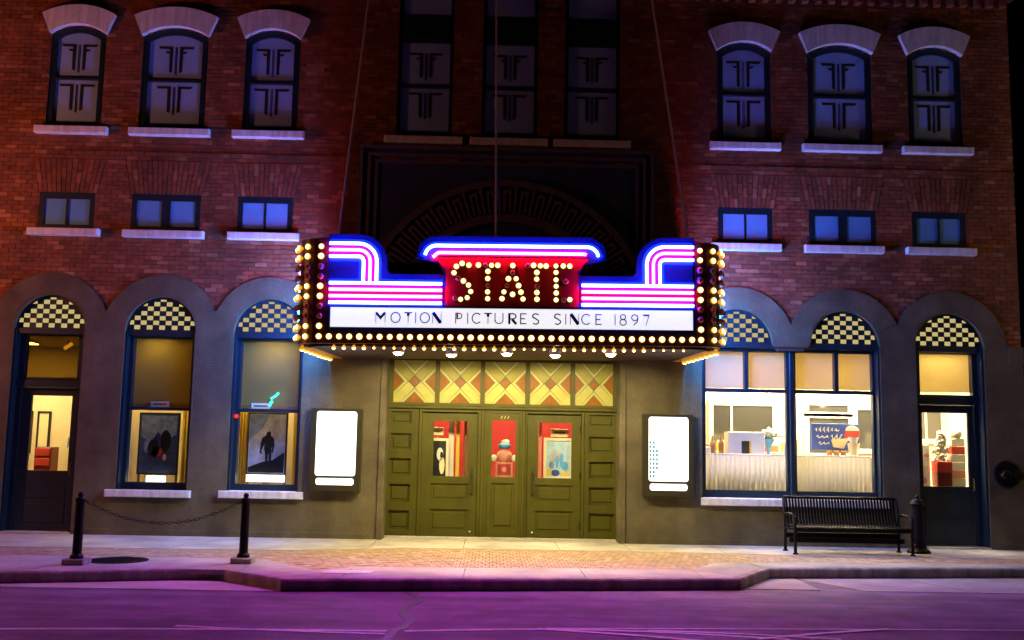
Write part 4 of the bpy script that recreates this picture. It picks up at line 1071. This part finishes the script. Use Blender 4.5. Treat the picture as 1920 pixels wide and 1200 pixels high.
# snack room
ct = thing('snack_counter', 'cream topped counter running behind the shop window curtains', 'counter', (5.3, .95, 0))
part('counter_top', MB().bev(-1.9, 1.85, -.05, .50, 1.50, 1.55, .012), 'cream', ct)
part('body', MB().box(-1.8, 1.75, .06, .42, .006, 1.50), 'white', ct)
for x0, x1, lab in ((3.57, 5.08, 'cream pleated half curtain in the left half of the shop window'), (5.19, 6.62, 'cream pleated half curtain in the right half of the shop window')):
    t = thing('half_curtain', lab, 'curtain', ((x0+x1)/2, .43, .92), group='half curtains of the shop window')
    hw = (x1-x0)/2; n = 120; pr = [(-hw+2*hw*i/n, .012*math.sin(i*PI/3.5+.6*math.sin(i*.3))) for i in range(n+1)]
    vs = [(px, py+yo, z_) for yo in (0, .004) for z_ in (0, .62) for px, py in pr]; n += 1; fs = []
    for i in range(n-1): fs += [(i, i+1, n+i+1, n+i), (2*n+i+1, 2*n+i, 3*n+i, 3*n+i+1), (n+i, n+i+1, 3*n+i+1, 3*n+i), (i+1, i, 2*n+i, 2*n+i+1)]
    part('cloth', MB().add(vs, fs), 'sheer', t, smooth=True)
    part('rod', MB().tube([(-hw, .0, .635), (hw, .0, .635)], .012, 8), 'white', t)
def interior_window(x0, x1, z0, z1, lab, bars=()):
    t = thing('interior_window', lab, 'interior window', ((x0+x1)/2, 2.59, z0), group='dark interior windows of the snack room')
    c = (x0+x1)/2
    part('frame', MB().plate(rect(x0-c-.09, x1-c+.09, -.09, z1-z0+.09), [rect(x0-c, x1-c, 0, z1-z0)], -.05, -.0), 'white', t)
    part('pane', MB().box(x0-c-.01, x1-c+.01, -.025, -.02, -.01, z1-z0+.01), 'mirror', t)
    for bx in bars: part('bar', MB().box(bx-c-.02, bx-c+.02, -.045, -.026, 0, z1-z0), 'white', t)
interior_window(4.25, 5.45, 1.75, 2.52, 'wide dark interior window behind the white popper cabinet', (4.62,))
interior_window(6.18, 6.98, 2.42, 2.56, 'low strip of dark interior window above the blue sign', ())
interior_window(6.18, 6.98, 1.60, 2.30, 'dark interior window half hidden by the blue sign', ())
interior_window(7.16, 7.46, 1.70, 2.48, 'narrow dark interior window right of the blue sign', ())
interior_window(8.36, 8.86, 1.92, 2.46, 'dark interior window seen through the right side door', (8.55,))
t = thing('popper_cabinet', 'white counter cabinet with black opening on snack counter', 'cabinet', (4.56, 1.25, 1.551))
part('body', MB().bev(-.34, .34, -.15, .2, 0, .42, .012), 'white', t)
part('opening', MB().box(-.10, .04, -.165, -.151, .02, .25), 'black', t); part('side_trim', MB().box(.045, .075, -.162, -.151, .02, .25), 'yellow', t)
t = thing('popcorn_cone', 'overflowing white popcorn cone with blue wrapper on snack counter', 'popcorn', (5.0, 1.25, 1.551))
part('wrapper', MB().lathe([(.03, 0), (.035, .12), (.13, .30)], 0, 0, 14), 'skyblue', t)
pf = MB()
for i in range(60):
    a_, rr = random.uniform(0, 2*PI), random.uniform(0, .15); pf.ball((rr*math.cos(a_), rr*math.sin(a_)*.7, .38+random.uniform(-.07, .12)*(1-rr*4)), random.uniform(.02, .038), 6, 4)
part('popcorn', pf, 'puff', t, smooth=True, kind='stuff')
t = thing('syrup_bottle', 'pair of amber and brown bottles at left end of snack counter', 'bottle', (4.03, 1.2, 1.551))
part('bottle', MB().lathe([(.045, 0), (.05, .2), (.03, .25), (.018, .34)], -.09, 0, 12), 'wood', t); part('bottle', MB().lathe([(.05, 0), (.055, .2), (.03, .27), (.02, .33)], .07, 0, 12), 'wood', t)
t = thing('napkin_holder', 'small white napkin holder at the left edge of snack counter', 'napkin holder', (3.84, 1.15, 1.551)); part('body', MB().bev(-.05, .05, -.05, .05, 0, .13, .01), 'white', t); part('napkins', MB().box(-.035, .035, -.035, .035, .125, .15), 'puff', t)
t = thing('counter_tray', 'dark flat tray on snack counter beside the mullion', 'tray', (5.2, 1.2, 1.551)); part('tray', MB().bev(-.12, .2, -.08, .08, 0, .03, .008), 'black', t); part('rail', MB().tube([(-.12, .05, .34), (.22, .05, .36)], .012), 'wood', t)
t = thing('snack_sign', 'blue rectangular snack sign with white script and red topped sundae', 'sign', (6.285, 1.28, 1.66))
part('board', MB().bev(-.465, .44, -.02, .02, .0, .50, .008), 'blue_print', t)
sc = MB()
def scr(z, x0, x1, amp, n, w):
    m_ = n*5; pts = [(x0+(x1-x0)*i/m_+.014*math.sin(i*.42+.6), z+amp*(.75+.35*math.sin(i*.061+n))*math.sin(i*.42)) for i in range(m_+1)]
    pg = ribbon(pts, w); ar = sum(pg[i][0]*pg[(i+1) % len(pg)][1]-pg[(i+1) % len(pg)][0]*pg[i][1] for i in range(len(pg)))
    sc.plate(pg if ar > 0 else pg[::-1], [], -.024, -.0205)
scr(.38, -.40, .05, .045, 18, .018); scr(.25, -.38, .10, .040, 16, .018); scr(.13, -.34, -.12, .022, 8, .014)
part('script', sc, 'white', t)
part('sundae_bowl', MB().plate([(-.10, .20), (-.06, .06), (.14, .03), (.20, .16), (.30, .24)], [], -.026, -.0212), 'cream', t)
part('cherry_top', MB().plate([(.14, .24)] + [(.30+.15*math.cos(a), .27+.17*math.sin(a)) for a in [i*PI/10 for i in range(11)]] , [], -.031, -.0265), 'red', t)
part('cream_top', MB().plate([(.30+.13*math.cos(a), .37+.10*math.sin(a)) for a in [i*PI/10 for i in range(11)]], [], -.034, -.0315), 'puff', t)
t = thing('dessert_cup', 'cream paper cups stacked in front of the blue sign', 'cup', (6.56, 1.12, 1.551))
part('cup', MB().lathe([(.07, 0), (.11, .24), (.115, .25)], 0, 0, 14), 'cream', t); part('cup', MB().lathe([(.06, .25), (.10, .36)], 0, 0, 14), 'puff', t)
t = thing('candy_jar', 'small brown candy jars on counter below the blue sign', 'jar', (6.1, 1.1, 1.551))
for k in range(3): part('jar', MB().lathe([(.05, 0), (.055, .08), (.04, .11)], .13*k, 0, 10), 'wood', t)
for x, lab in ((5.14, 'white dome pendant lamp left of the mullion in the snack room'), (6.78, 'white dome pendant lamp above the blue snack sign')):
    t = thing('pendant_lamp', lab, 'pendant lamp', (x, 1.6, 2.62), group='dome pendant lamps of the snack room')
    part('shade', MB().lathe([(.14, 0), (.12, .06), (.05, .12), (.02, .14)], 0, 0, 16), 'white', t); part('cord', MB().tube([(0, 0, .13), (0, 0, .83)], .008, 6), 'black', t)
    part('bulb', MB().ball((0, 0, .01), .06, 10, 6), M['downlight'], t, smooth=True)
t = thing('wall_shelf', 'narrow white shelf on the back wall below the dark interior windows', 'shelf', (4.9, 2.48, 1.60))
part('board', MB().bev(-.85, .85, -.10, .09, -.025, 0, .006), 'white', t)
for k in range(-3, 4): part('bracket', MB().box(k*.27-.012, k*.27+.012, -.06, .09, -.09, -.026), 'white', t)
for k, m in enumerate(('red', 'yellow', 'skyblue', 'pink_print', 'cream', 'red', 'wood', 'yellow')):
    t = thing('candy_box', {0: 'red candy box at left end of the back shelf', 1: 'yellow candy box second on the back shelf', 2: 'light blue candy box on the back shelf', 3: 'salmon candy box on the back shelf', 4: 'cream candy box on the back shelf', 5: 'red candy box between cream and brown boxes on the back shelf', 6: 'brown candy box on the back shelf', 7: 'yellow candy box at right end of the back shelf'}[k], 'candy box', (4.16+.215*k, 2.46, 1.601), group='candy boxes on the back shelf')
    h = .13+.03*((k*5) % 3); part('carton', MB().bev(-.075, .075, -.03, .03, 0, h, .006), m, t); part('flap', MB().box(-.07, .07, -.004, .004, h-.001, h+.03), 'white', t)
for k, (x, h, lab) in enumerate(((3.98, .26, 'tall stack of white paper cups at left of snack counter'), (5.36, .22, 'stack of white paper cups just right of the mullion'), (5.55, .30, 'tallest stack of white paper cups left of the blue sign'))):
    t = thing('cup_stack', lab, 'cups', (x, 1.32, 1.551), group='paper cup stacks on the snack counter')
    for q in range(5): part('cup', MB().lathe([(.045, h*q/6), (.058, h*q/6+h*.30), (.060, h*q/6+h*.31)], 0, 0, 12), 'puff' if q % 2 else 'white', t)
# behind the right side door
t = thing('popcorn_display', 'tall red popcorn box display piled with white popcorn, centre of right side door', 'popcorn display', (8.06, .80, .0))
part('stand', MB().bev(-.13, .13, -.1, .1, 0, 1.05, .01), 'white', t); part('carton', MB().bev(-.135, .135, -.12, .12, 1.051, 1.30, .01), 'darkred', t)
part('carton_top', MB().bev(-.14, .14, -.13, .12, 1.301, 1.50, .01), 'red', t)
pf = MB()
for i in range(150):
    zz = random.uniform(1.5, 2.03); a_, rr = random.uniform(0, 2*PI), random.uniform(.04, .15)*(1-.7*max(0, zz-1.75)/.3); pf.ball((rr*math.cos(a_), rr*math.sin(a_)*.7, zz), random.uniform(.022, .038), 6, 4)
part('popcorn', pf, 'puff', t, smooth=True, kind='stuff')
t = thing('popcorn_display', 'red and white striped popcorn tub display at right of right side door', 'popcorn display', (8.36, .85, .0))
part('stand', MB().bev(-.13, .1, -.1, .1, 0, 1.05, .01), 'white', t)
for k, m in enumerate(('puff', 'pink_print', 'puff', 'white', 'red', 'puff')): part('band', MB().bev(-.13, .12, -.1, .1, 1.052+.145*k, 1.193+.145*k, .008), m, t)
part('popcorn', MB().ball((-.01, 0, 2.0), .12, 10, 6), 'puff', t, smooth=True)
t = thing('popcorn_display', 'white popcorn poster with yellow and red patches at left of right side door', 'popcorn display', (7.72, .85, .0))
part('board', MB().bev(-.24, .14, -.02, .02, .0, 1.80, .01), 'puff', t)
for (xx, zz, rr, m) in ((-.1, 1.55, .09, 'yellow'), (.03, 1.36, .07, 'cream'), (-.02, 1.15, .10, 'pink_print'), (-.16, 1.28, .05, 'red'), (.08, 1.6, .05, 'pink_print')):
    part('print', MB().plate([(xx+rr*math.cos(i*PI/6), zz+rr*.7*math.sin(i*PI/6)) for i in range(12)], [], -.024, -.0205), m, t)
# left room
t = thing('cabinet', 'small dark red cabinet inside behind the left side door', 'cabinet', (-8.90, 2.45, .0))
part('body', MB().bev(-.16, .16, -.15, .2, 0, 1.44, .012), 'darkred', t)
for z_ in (1.08, 1.27): part('drawer', MB().bev(-.14, .14, -.165, -.151, z_, z_+.14, .006), 'red', t)
for i, (x, w_, z0, z1, lab) in enumerate(((-9.21, .10, 1.25, 2.15, 'tall dark framed mirror on cream wall behind left side door'), (-9.52, .05, 1.3, 2.15, 'narrow dark framed picture at left edge of the left side door glass'))):
    t = thing('wall_mirror', lab, 'mirror', (x, 2.99, z0), group='framed pieces on the ticket room wall')
    part('frame', MB().plate(rect(-w_-.03, w_+.03, 0, z1-z0), [rect(-w_+.005, w_-.005, .04, z1-z0-.04)], -.04, 0), 'black', t); part('glass', MB().box(-w_, w_, -.02, -.01, .03, z1-z0-.03), 'cream', t)
t = thing('wall_notice', 'small grey sketch notice pinned on cream wall behind left side door', 'notice', (-8.66, 2.99, 1.35))
part('sheet', MB().box(-.08, .08, -.012, 0, 0, .36), 'cream', t); part('print', MB().plate([(-.06, .05), (-.01, .12), (.05, .04), (.06, .2), (.01, .3), (-.05, .28)], [], -.016, -.0125), 'mid_print', t)
t = thing('vase', 'curved white vase on floor stand behind left side door', 'vase', (-9.35, 2.2, .0)); part('stand', MB().bev(-.12, .12, -.1, .1, 0, 1.0, .01), 'wood', t); part('body', MB().lathe([(.07, 1.0), (.12, 1.1), (.06, 1.25), (.08, 1.3)], 0, 0, 14), 'white', t)
t = thing('tube_lamp', 'short glowing amber tube lamp above the left side door transom', 'lamp', (-8.22, 1.5, 3.40)); part('tube', MB().tube([(-.07, 0, -.10), (.07, 0, .0)], .035, 8), 'amber_glow', t, smooth=True); part('bracket', MB().box(-.01, .01, -.01, .01, -.02, .058), 'iron', t)
# poster displays of the two left windows
def display(x, z0, z1, w_, lab, bright):
    t = thing('movie_poster', lab, 'poster', (x, .80, z0), group='posters in the left display windows')
    part('backing', MB().box(-w_-.03, w_+.03, .0, .03, -.03, z1-z0+.03), 'black', t)
    H = z1-z0
    if not bright:
        part('sheet', MB().box(-w_, w_, -.006, 0, 0, H), 'dk_print', t)
        part('print', MB().plate([(-w_+.02, H*.62), (-.12, H*.5), (-.02, H*.72), (.1, H*.55), (w_-.02, H*.66), (w_-.02, H-.02), (-w_+.02, H-.02)], [], -.009, -.0065), 'mid_print', t)
        for (a_, b_, c_, d_, m) in ((-.08, .42, .11, .16, 'blk_print'), (.13, .55, .10, .2, 'blk_print'), (-.02, .36, .10, .09, 'red'), (.12, .27, .035, .06, 'pink_print'), (-.2, .45, .06, .12, 'mid_print')):
            part('print', MB().plate([(a_+c_*math.cos(i*PI/5), H*b_+d_*math.sin(i*PI/5)) for i in range(10)], [], -.0125, -.0095-.0001*len(m)), m, t)
    else:
        part('sheet', MB().box(-w_, w_, -.006, 0, 0, H), 'sky_print', t)
        part('print', MB().plate([(-w_+.01, H*.55), (-w_*.2, H*.8), (w_*.1, H-.01), (-w_+.01, H-.01)], [], -.009, -.0065), 'mid_print', t)
        part('print', MB().plate([(-w_+.01, .01), (w_-.01, .01), (w_-.01, H*.36), (.1, H*.22), (-.05, H*.20), (-w_+.01, H*.10)], [], -.010, -.0065), 'blk_print', t)
        fig = [(-.02, .18), (-.02, .30), (-.05, .42), (-.04, .50), (-.10, .38), (-.08, .32), (-.13, .34), (-.12, .50), (-.09, .60), (-.02, .64), (-.01, .69), (.03, .71), (.07, .69), (.07, .64), (.13, .59), (.15, .48), (.12, .34), (.09, .36), (.11, .46), (.09, .42), (.09, .30), (.10, .18), (.05, .18), (.045, .32), (.03, .34), (.02, .18)]
        fig = [(a_*.95, b_*H) for a_, b_ in fig]
        ar = sum(fig[i][0]*fig[(i+1) % len(fig)][1]-fig[(i+1) % len(fig)][0]*fig[i][1] for i in range(len(fig)))
        part('print', MB().plate(fig if ar > 0 else fig[::-1], [], -.0135, -.0102), 'blk_print', t)
    part('easel_leg', MB().box(-w_-.02, -w_+.02, .03, .06, -z0+.006, -.03), 'wood', t); part('easel_leg', MB().box(w_-.02, w_+.02, .03, .06, -z0+.006, -.03), 'wood', t)
display(-6.19, 1.03, 2.08, .335, 'dark blue crowd scene poster in the window next to the side door', False)
display(-4.24, 1.06, 2.12, .33, 'pale sky poster with dark standing silhouette in the window by the marquee', True)
for x0, x1, z0, z1, lab in ((-6.34, -6.0, .86, .985, 'small lit white card below the dark blue poster'), (-4.56, -3.88, .91, 1.035, 'long lit white card below the silhouette poster')):
    t = thing('title_card', lab, 'title card', ((x0+x1)/2, .69, z0), group='lit cards below the posters')
    part('card', MB().box(-(x1-x0)/2, (x1-x0)/2, 0, .03, 0, z1-z0), M['lightbox'], t); part('stand', MB().box(-.05, .05, .035, .06, -z0+.006, z1-z0), 'wood', t)
for x, lab in ((-5.72, 'yellow curtain panel right of the dark blue poster'), (-4.72, 'yellow curtain panel left of the silhouette poster'), (-3.72, 'yellow curtain panel right of the silhouette poster')):
    cmb = MB(); w_ = .10 if x > -5 else .12
    pr = [(x-w_+2*w_*i/16, 1.0+.018*math.cos(i*PI/2)) for i in range(17)]
    vs = [(px, py, z_) for z_ in (.02, 2.16) for px, py in pr] + [(px, py+.01, z_) for z_ in (.02, 2.16) for px, py in pr]; n = 17
    fs = []
    for i in range(16): fs += [(i, i+1, n+i+1, n+i), (2*n+i+1, 2*n+i, 3*n+i, 3*n+i+1), (n+i, n+i+1, 3*n+i+1, 3*n+i), (i+1, i, 2*n+i, 2*n+i+1)]
    tag(part('curtain', cmb.add(vs, fs), 'yellow', None), lab, 'curtain', 'curtains of the display windows')
for (x, lab) in ((-6.05, 'small cream name plate on shade bar above the dark blue poster'), (-4.28, 'small cream name plate on shade bar above the silhouette poster')):
    t = thing('name_plate', lab, 'name plate', (x, .34, 2.20), group='name plates on the shade bars')
    part('plate', MB().bev(-.17, .17, -.02, -.006, 0, .10, .01), 'cream', t); part('print', MB().plate(rect(-.12, .12, .035, .065), [], -.023, -.0203), 'wood', t)
t = thing('teal_reflection', 'small slanted teal traffic signal reflection in the window by the marquee', 'signal reflection', (-4.07, .33, 2.22)); part('tube', MB().tube([(-.06, 0, .03), (-.03, 0, .10), (.0, 0, .12)], .028, 8), 'teal_glow', t, smooth=True); part('tube', MB().tube([(-.04, -.0, .16), (.04, 0, .21), (.10, 0, .27)], .024, 8), 'teal_glow', t, smooth=True)  # glowing tubes stand in for a traffic signal mirrored in the glass
t = thing('red_reflection', 'small round red traffic signal reflection at left edge of the window by the marquee', 'lamp', (-4.655, .186, 2.06)); part('lens', MB().ball((0, -.03, 0), .035, 10, 6), 'red_glow', t, smooth=True); part('glint_back', MB().box(-.02, .02, -.02, .0, -.02, .02), 'iron', t)  # lit ball put in for the red signal's reflection
# lobby
def lobby_poster(x, z0, z1, w_, lab, kind):
    t = thing('movie_poster', lab, 'poster', (x, 1.0, z0), group='posters standing in the lobby')
    H = z1-z0
    part('frame', MB().plate(rect(-w_-.05, w_+.05, -.05, H+.05), [rect(-w_, w_, 0, H)], -.03, .02), 'cream', t)
    part('sheet', MB().box(-w_-.005, w_+.005, -.004, .01, -.005, H+.005), 'blk_print' if kind else 'ltblue_print', t)
    part('stand', MB().box(-.04, .04, .025, .06, -z0+.006, H), 'wood', t)
    if kind:
        for (a_, b_, c_, d_, m) in ((.02, .62, .06, .12, 'puff'), (.06, .30, .05, .16, 'cream'), (.05, .60, .03, .06, 'blk_print')):
            part('print', MB().plate([(a_+c_*math.cos(i*PI/6), H*b_+d_*math.sin(i*PI/6)) for i in range(12)], [], -.0075-.002*(m == 'blk_print'), -.0045), m, t)
    else:
        for k, (a_, b_, c_, d_, m) in enumerate(((-.03, .55, .13, .10, 'sky_print'), (.06, .45, .035, .13, 'skyblue'), (-.02, .42, .035, .12, 'skyblue'), (-.12, .32, .05, .07, 'mid_print'), (.12, .30, .06, .08, 'skyblue'), (-.05, .10, .08, .06, 'blue_print'), (.12, .07, .09, .035, 'yellow'), (-.17, .12, .05, .07, 'yellow'))):
            part('print', MB().plate([(a_+c_*math.cos(i*PI/6), H*b_+d_*math.sin(i*PI/6)) for i in range(12)], [], -.0075-.0006*k, -.0045), m, t)
lobby_poster(-1.14, 1.06, 1.70, .13, 'black poster with pale curved shapes behind the left green door', True)
lobby_poster(1.05, 1.09, 1.74, .22, 'light blue poster with leafy shapes behind the right green door', False)
for x, z, lab in ((-1.17, 1.80, 'small cream sign above the black poster in the lobby'), (1.07, 1.81, 'small cream sign with dark bar above the light blue poster')):
    t = thing('lobby_sign', lab, 'sign', (x, 1.02, z), group='cream signs in the lobby')
    part('board', MB().bev(-.16 if x > 0 else -.10, .16 if x > 0 else .10, -.02, .01, 0, .15, .01), 'cream', t); part('print', MB().plate(rect(-.10, .10, .055, .095) if x > 0 else rect(-.07, .05, .06, .08), [], -.024, -.0203), 'wood', t)
    part('stand', MB().box(-.02, .02, .015, .04, -z+.006, .1), 'wood', t)
for x, w_, m, lab in ((-.92, .05, 'white', 'white door post inside behind the left green door'), (-.80, .035, 'yellow', 'yellow door post inside behind the left green door'), (-.66, .03, 'wood', 'brown door post inside behind the left green door'), (.72, .03, 'pink_print', 'salmon door post inside behind the right green door')):
    tag(part('door_post', MB().bev(x-w_, x+w_, 1.1, 1.2, .006, 2.3, .01), m, None), lab, 'door post', 'painted posts in the lobby')
t = thing('popcorn_standee', 'salmon popcorn box figure with blue cap standing behind the middle green panel', 'standee', (.06, 1.15, .0))
part('box', MB().bev(-.16, .16, -.06, .06, 0, 1.33, .012), 'pink_print', t); part('label_panel', MB().bev(-.12, .12, -.07, -.061, 1.10, 1.30, .005), 'red', t); part('label_spot', MB().plate([(.045*math.cos(i*PI/6), 1.20+.05*math.sin(i*PI/6)) for i in range(12)], [], -.075, -.0705), 'pink_print', t)
part('head', MB().ball((0, 0, 1.44), .15, 12, 8, (1, .5, .85)), 'pink_print', t, smooth=True); part('cap', MB().ball((.0, -.01, 1.63), .12, 12, 8, (1, .6, .5)), 'skyblue', t, smooth=True); part('cap_top', MB().ball((.02, 0, 1.70), .08, 10, 6, (1, .6, .6)), 'puff', t, smooth=True)
for s in (-1, 1): part('arm', MB().ball((s*.19, -.02, 1.40), .07, 10, 6, (.8, .6, 1)), 'puff', t, smooth=True)
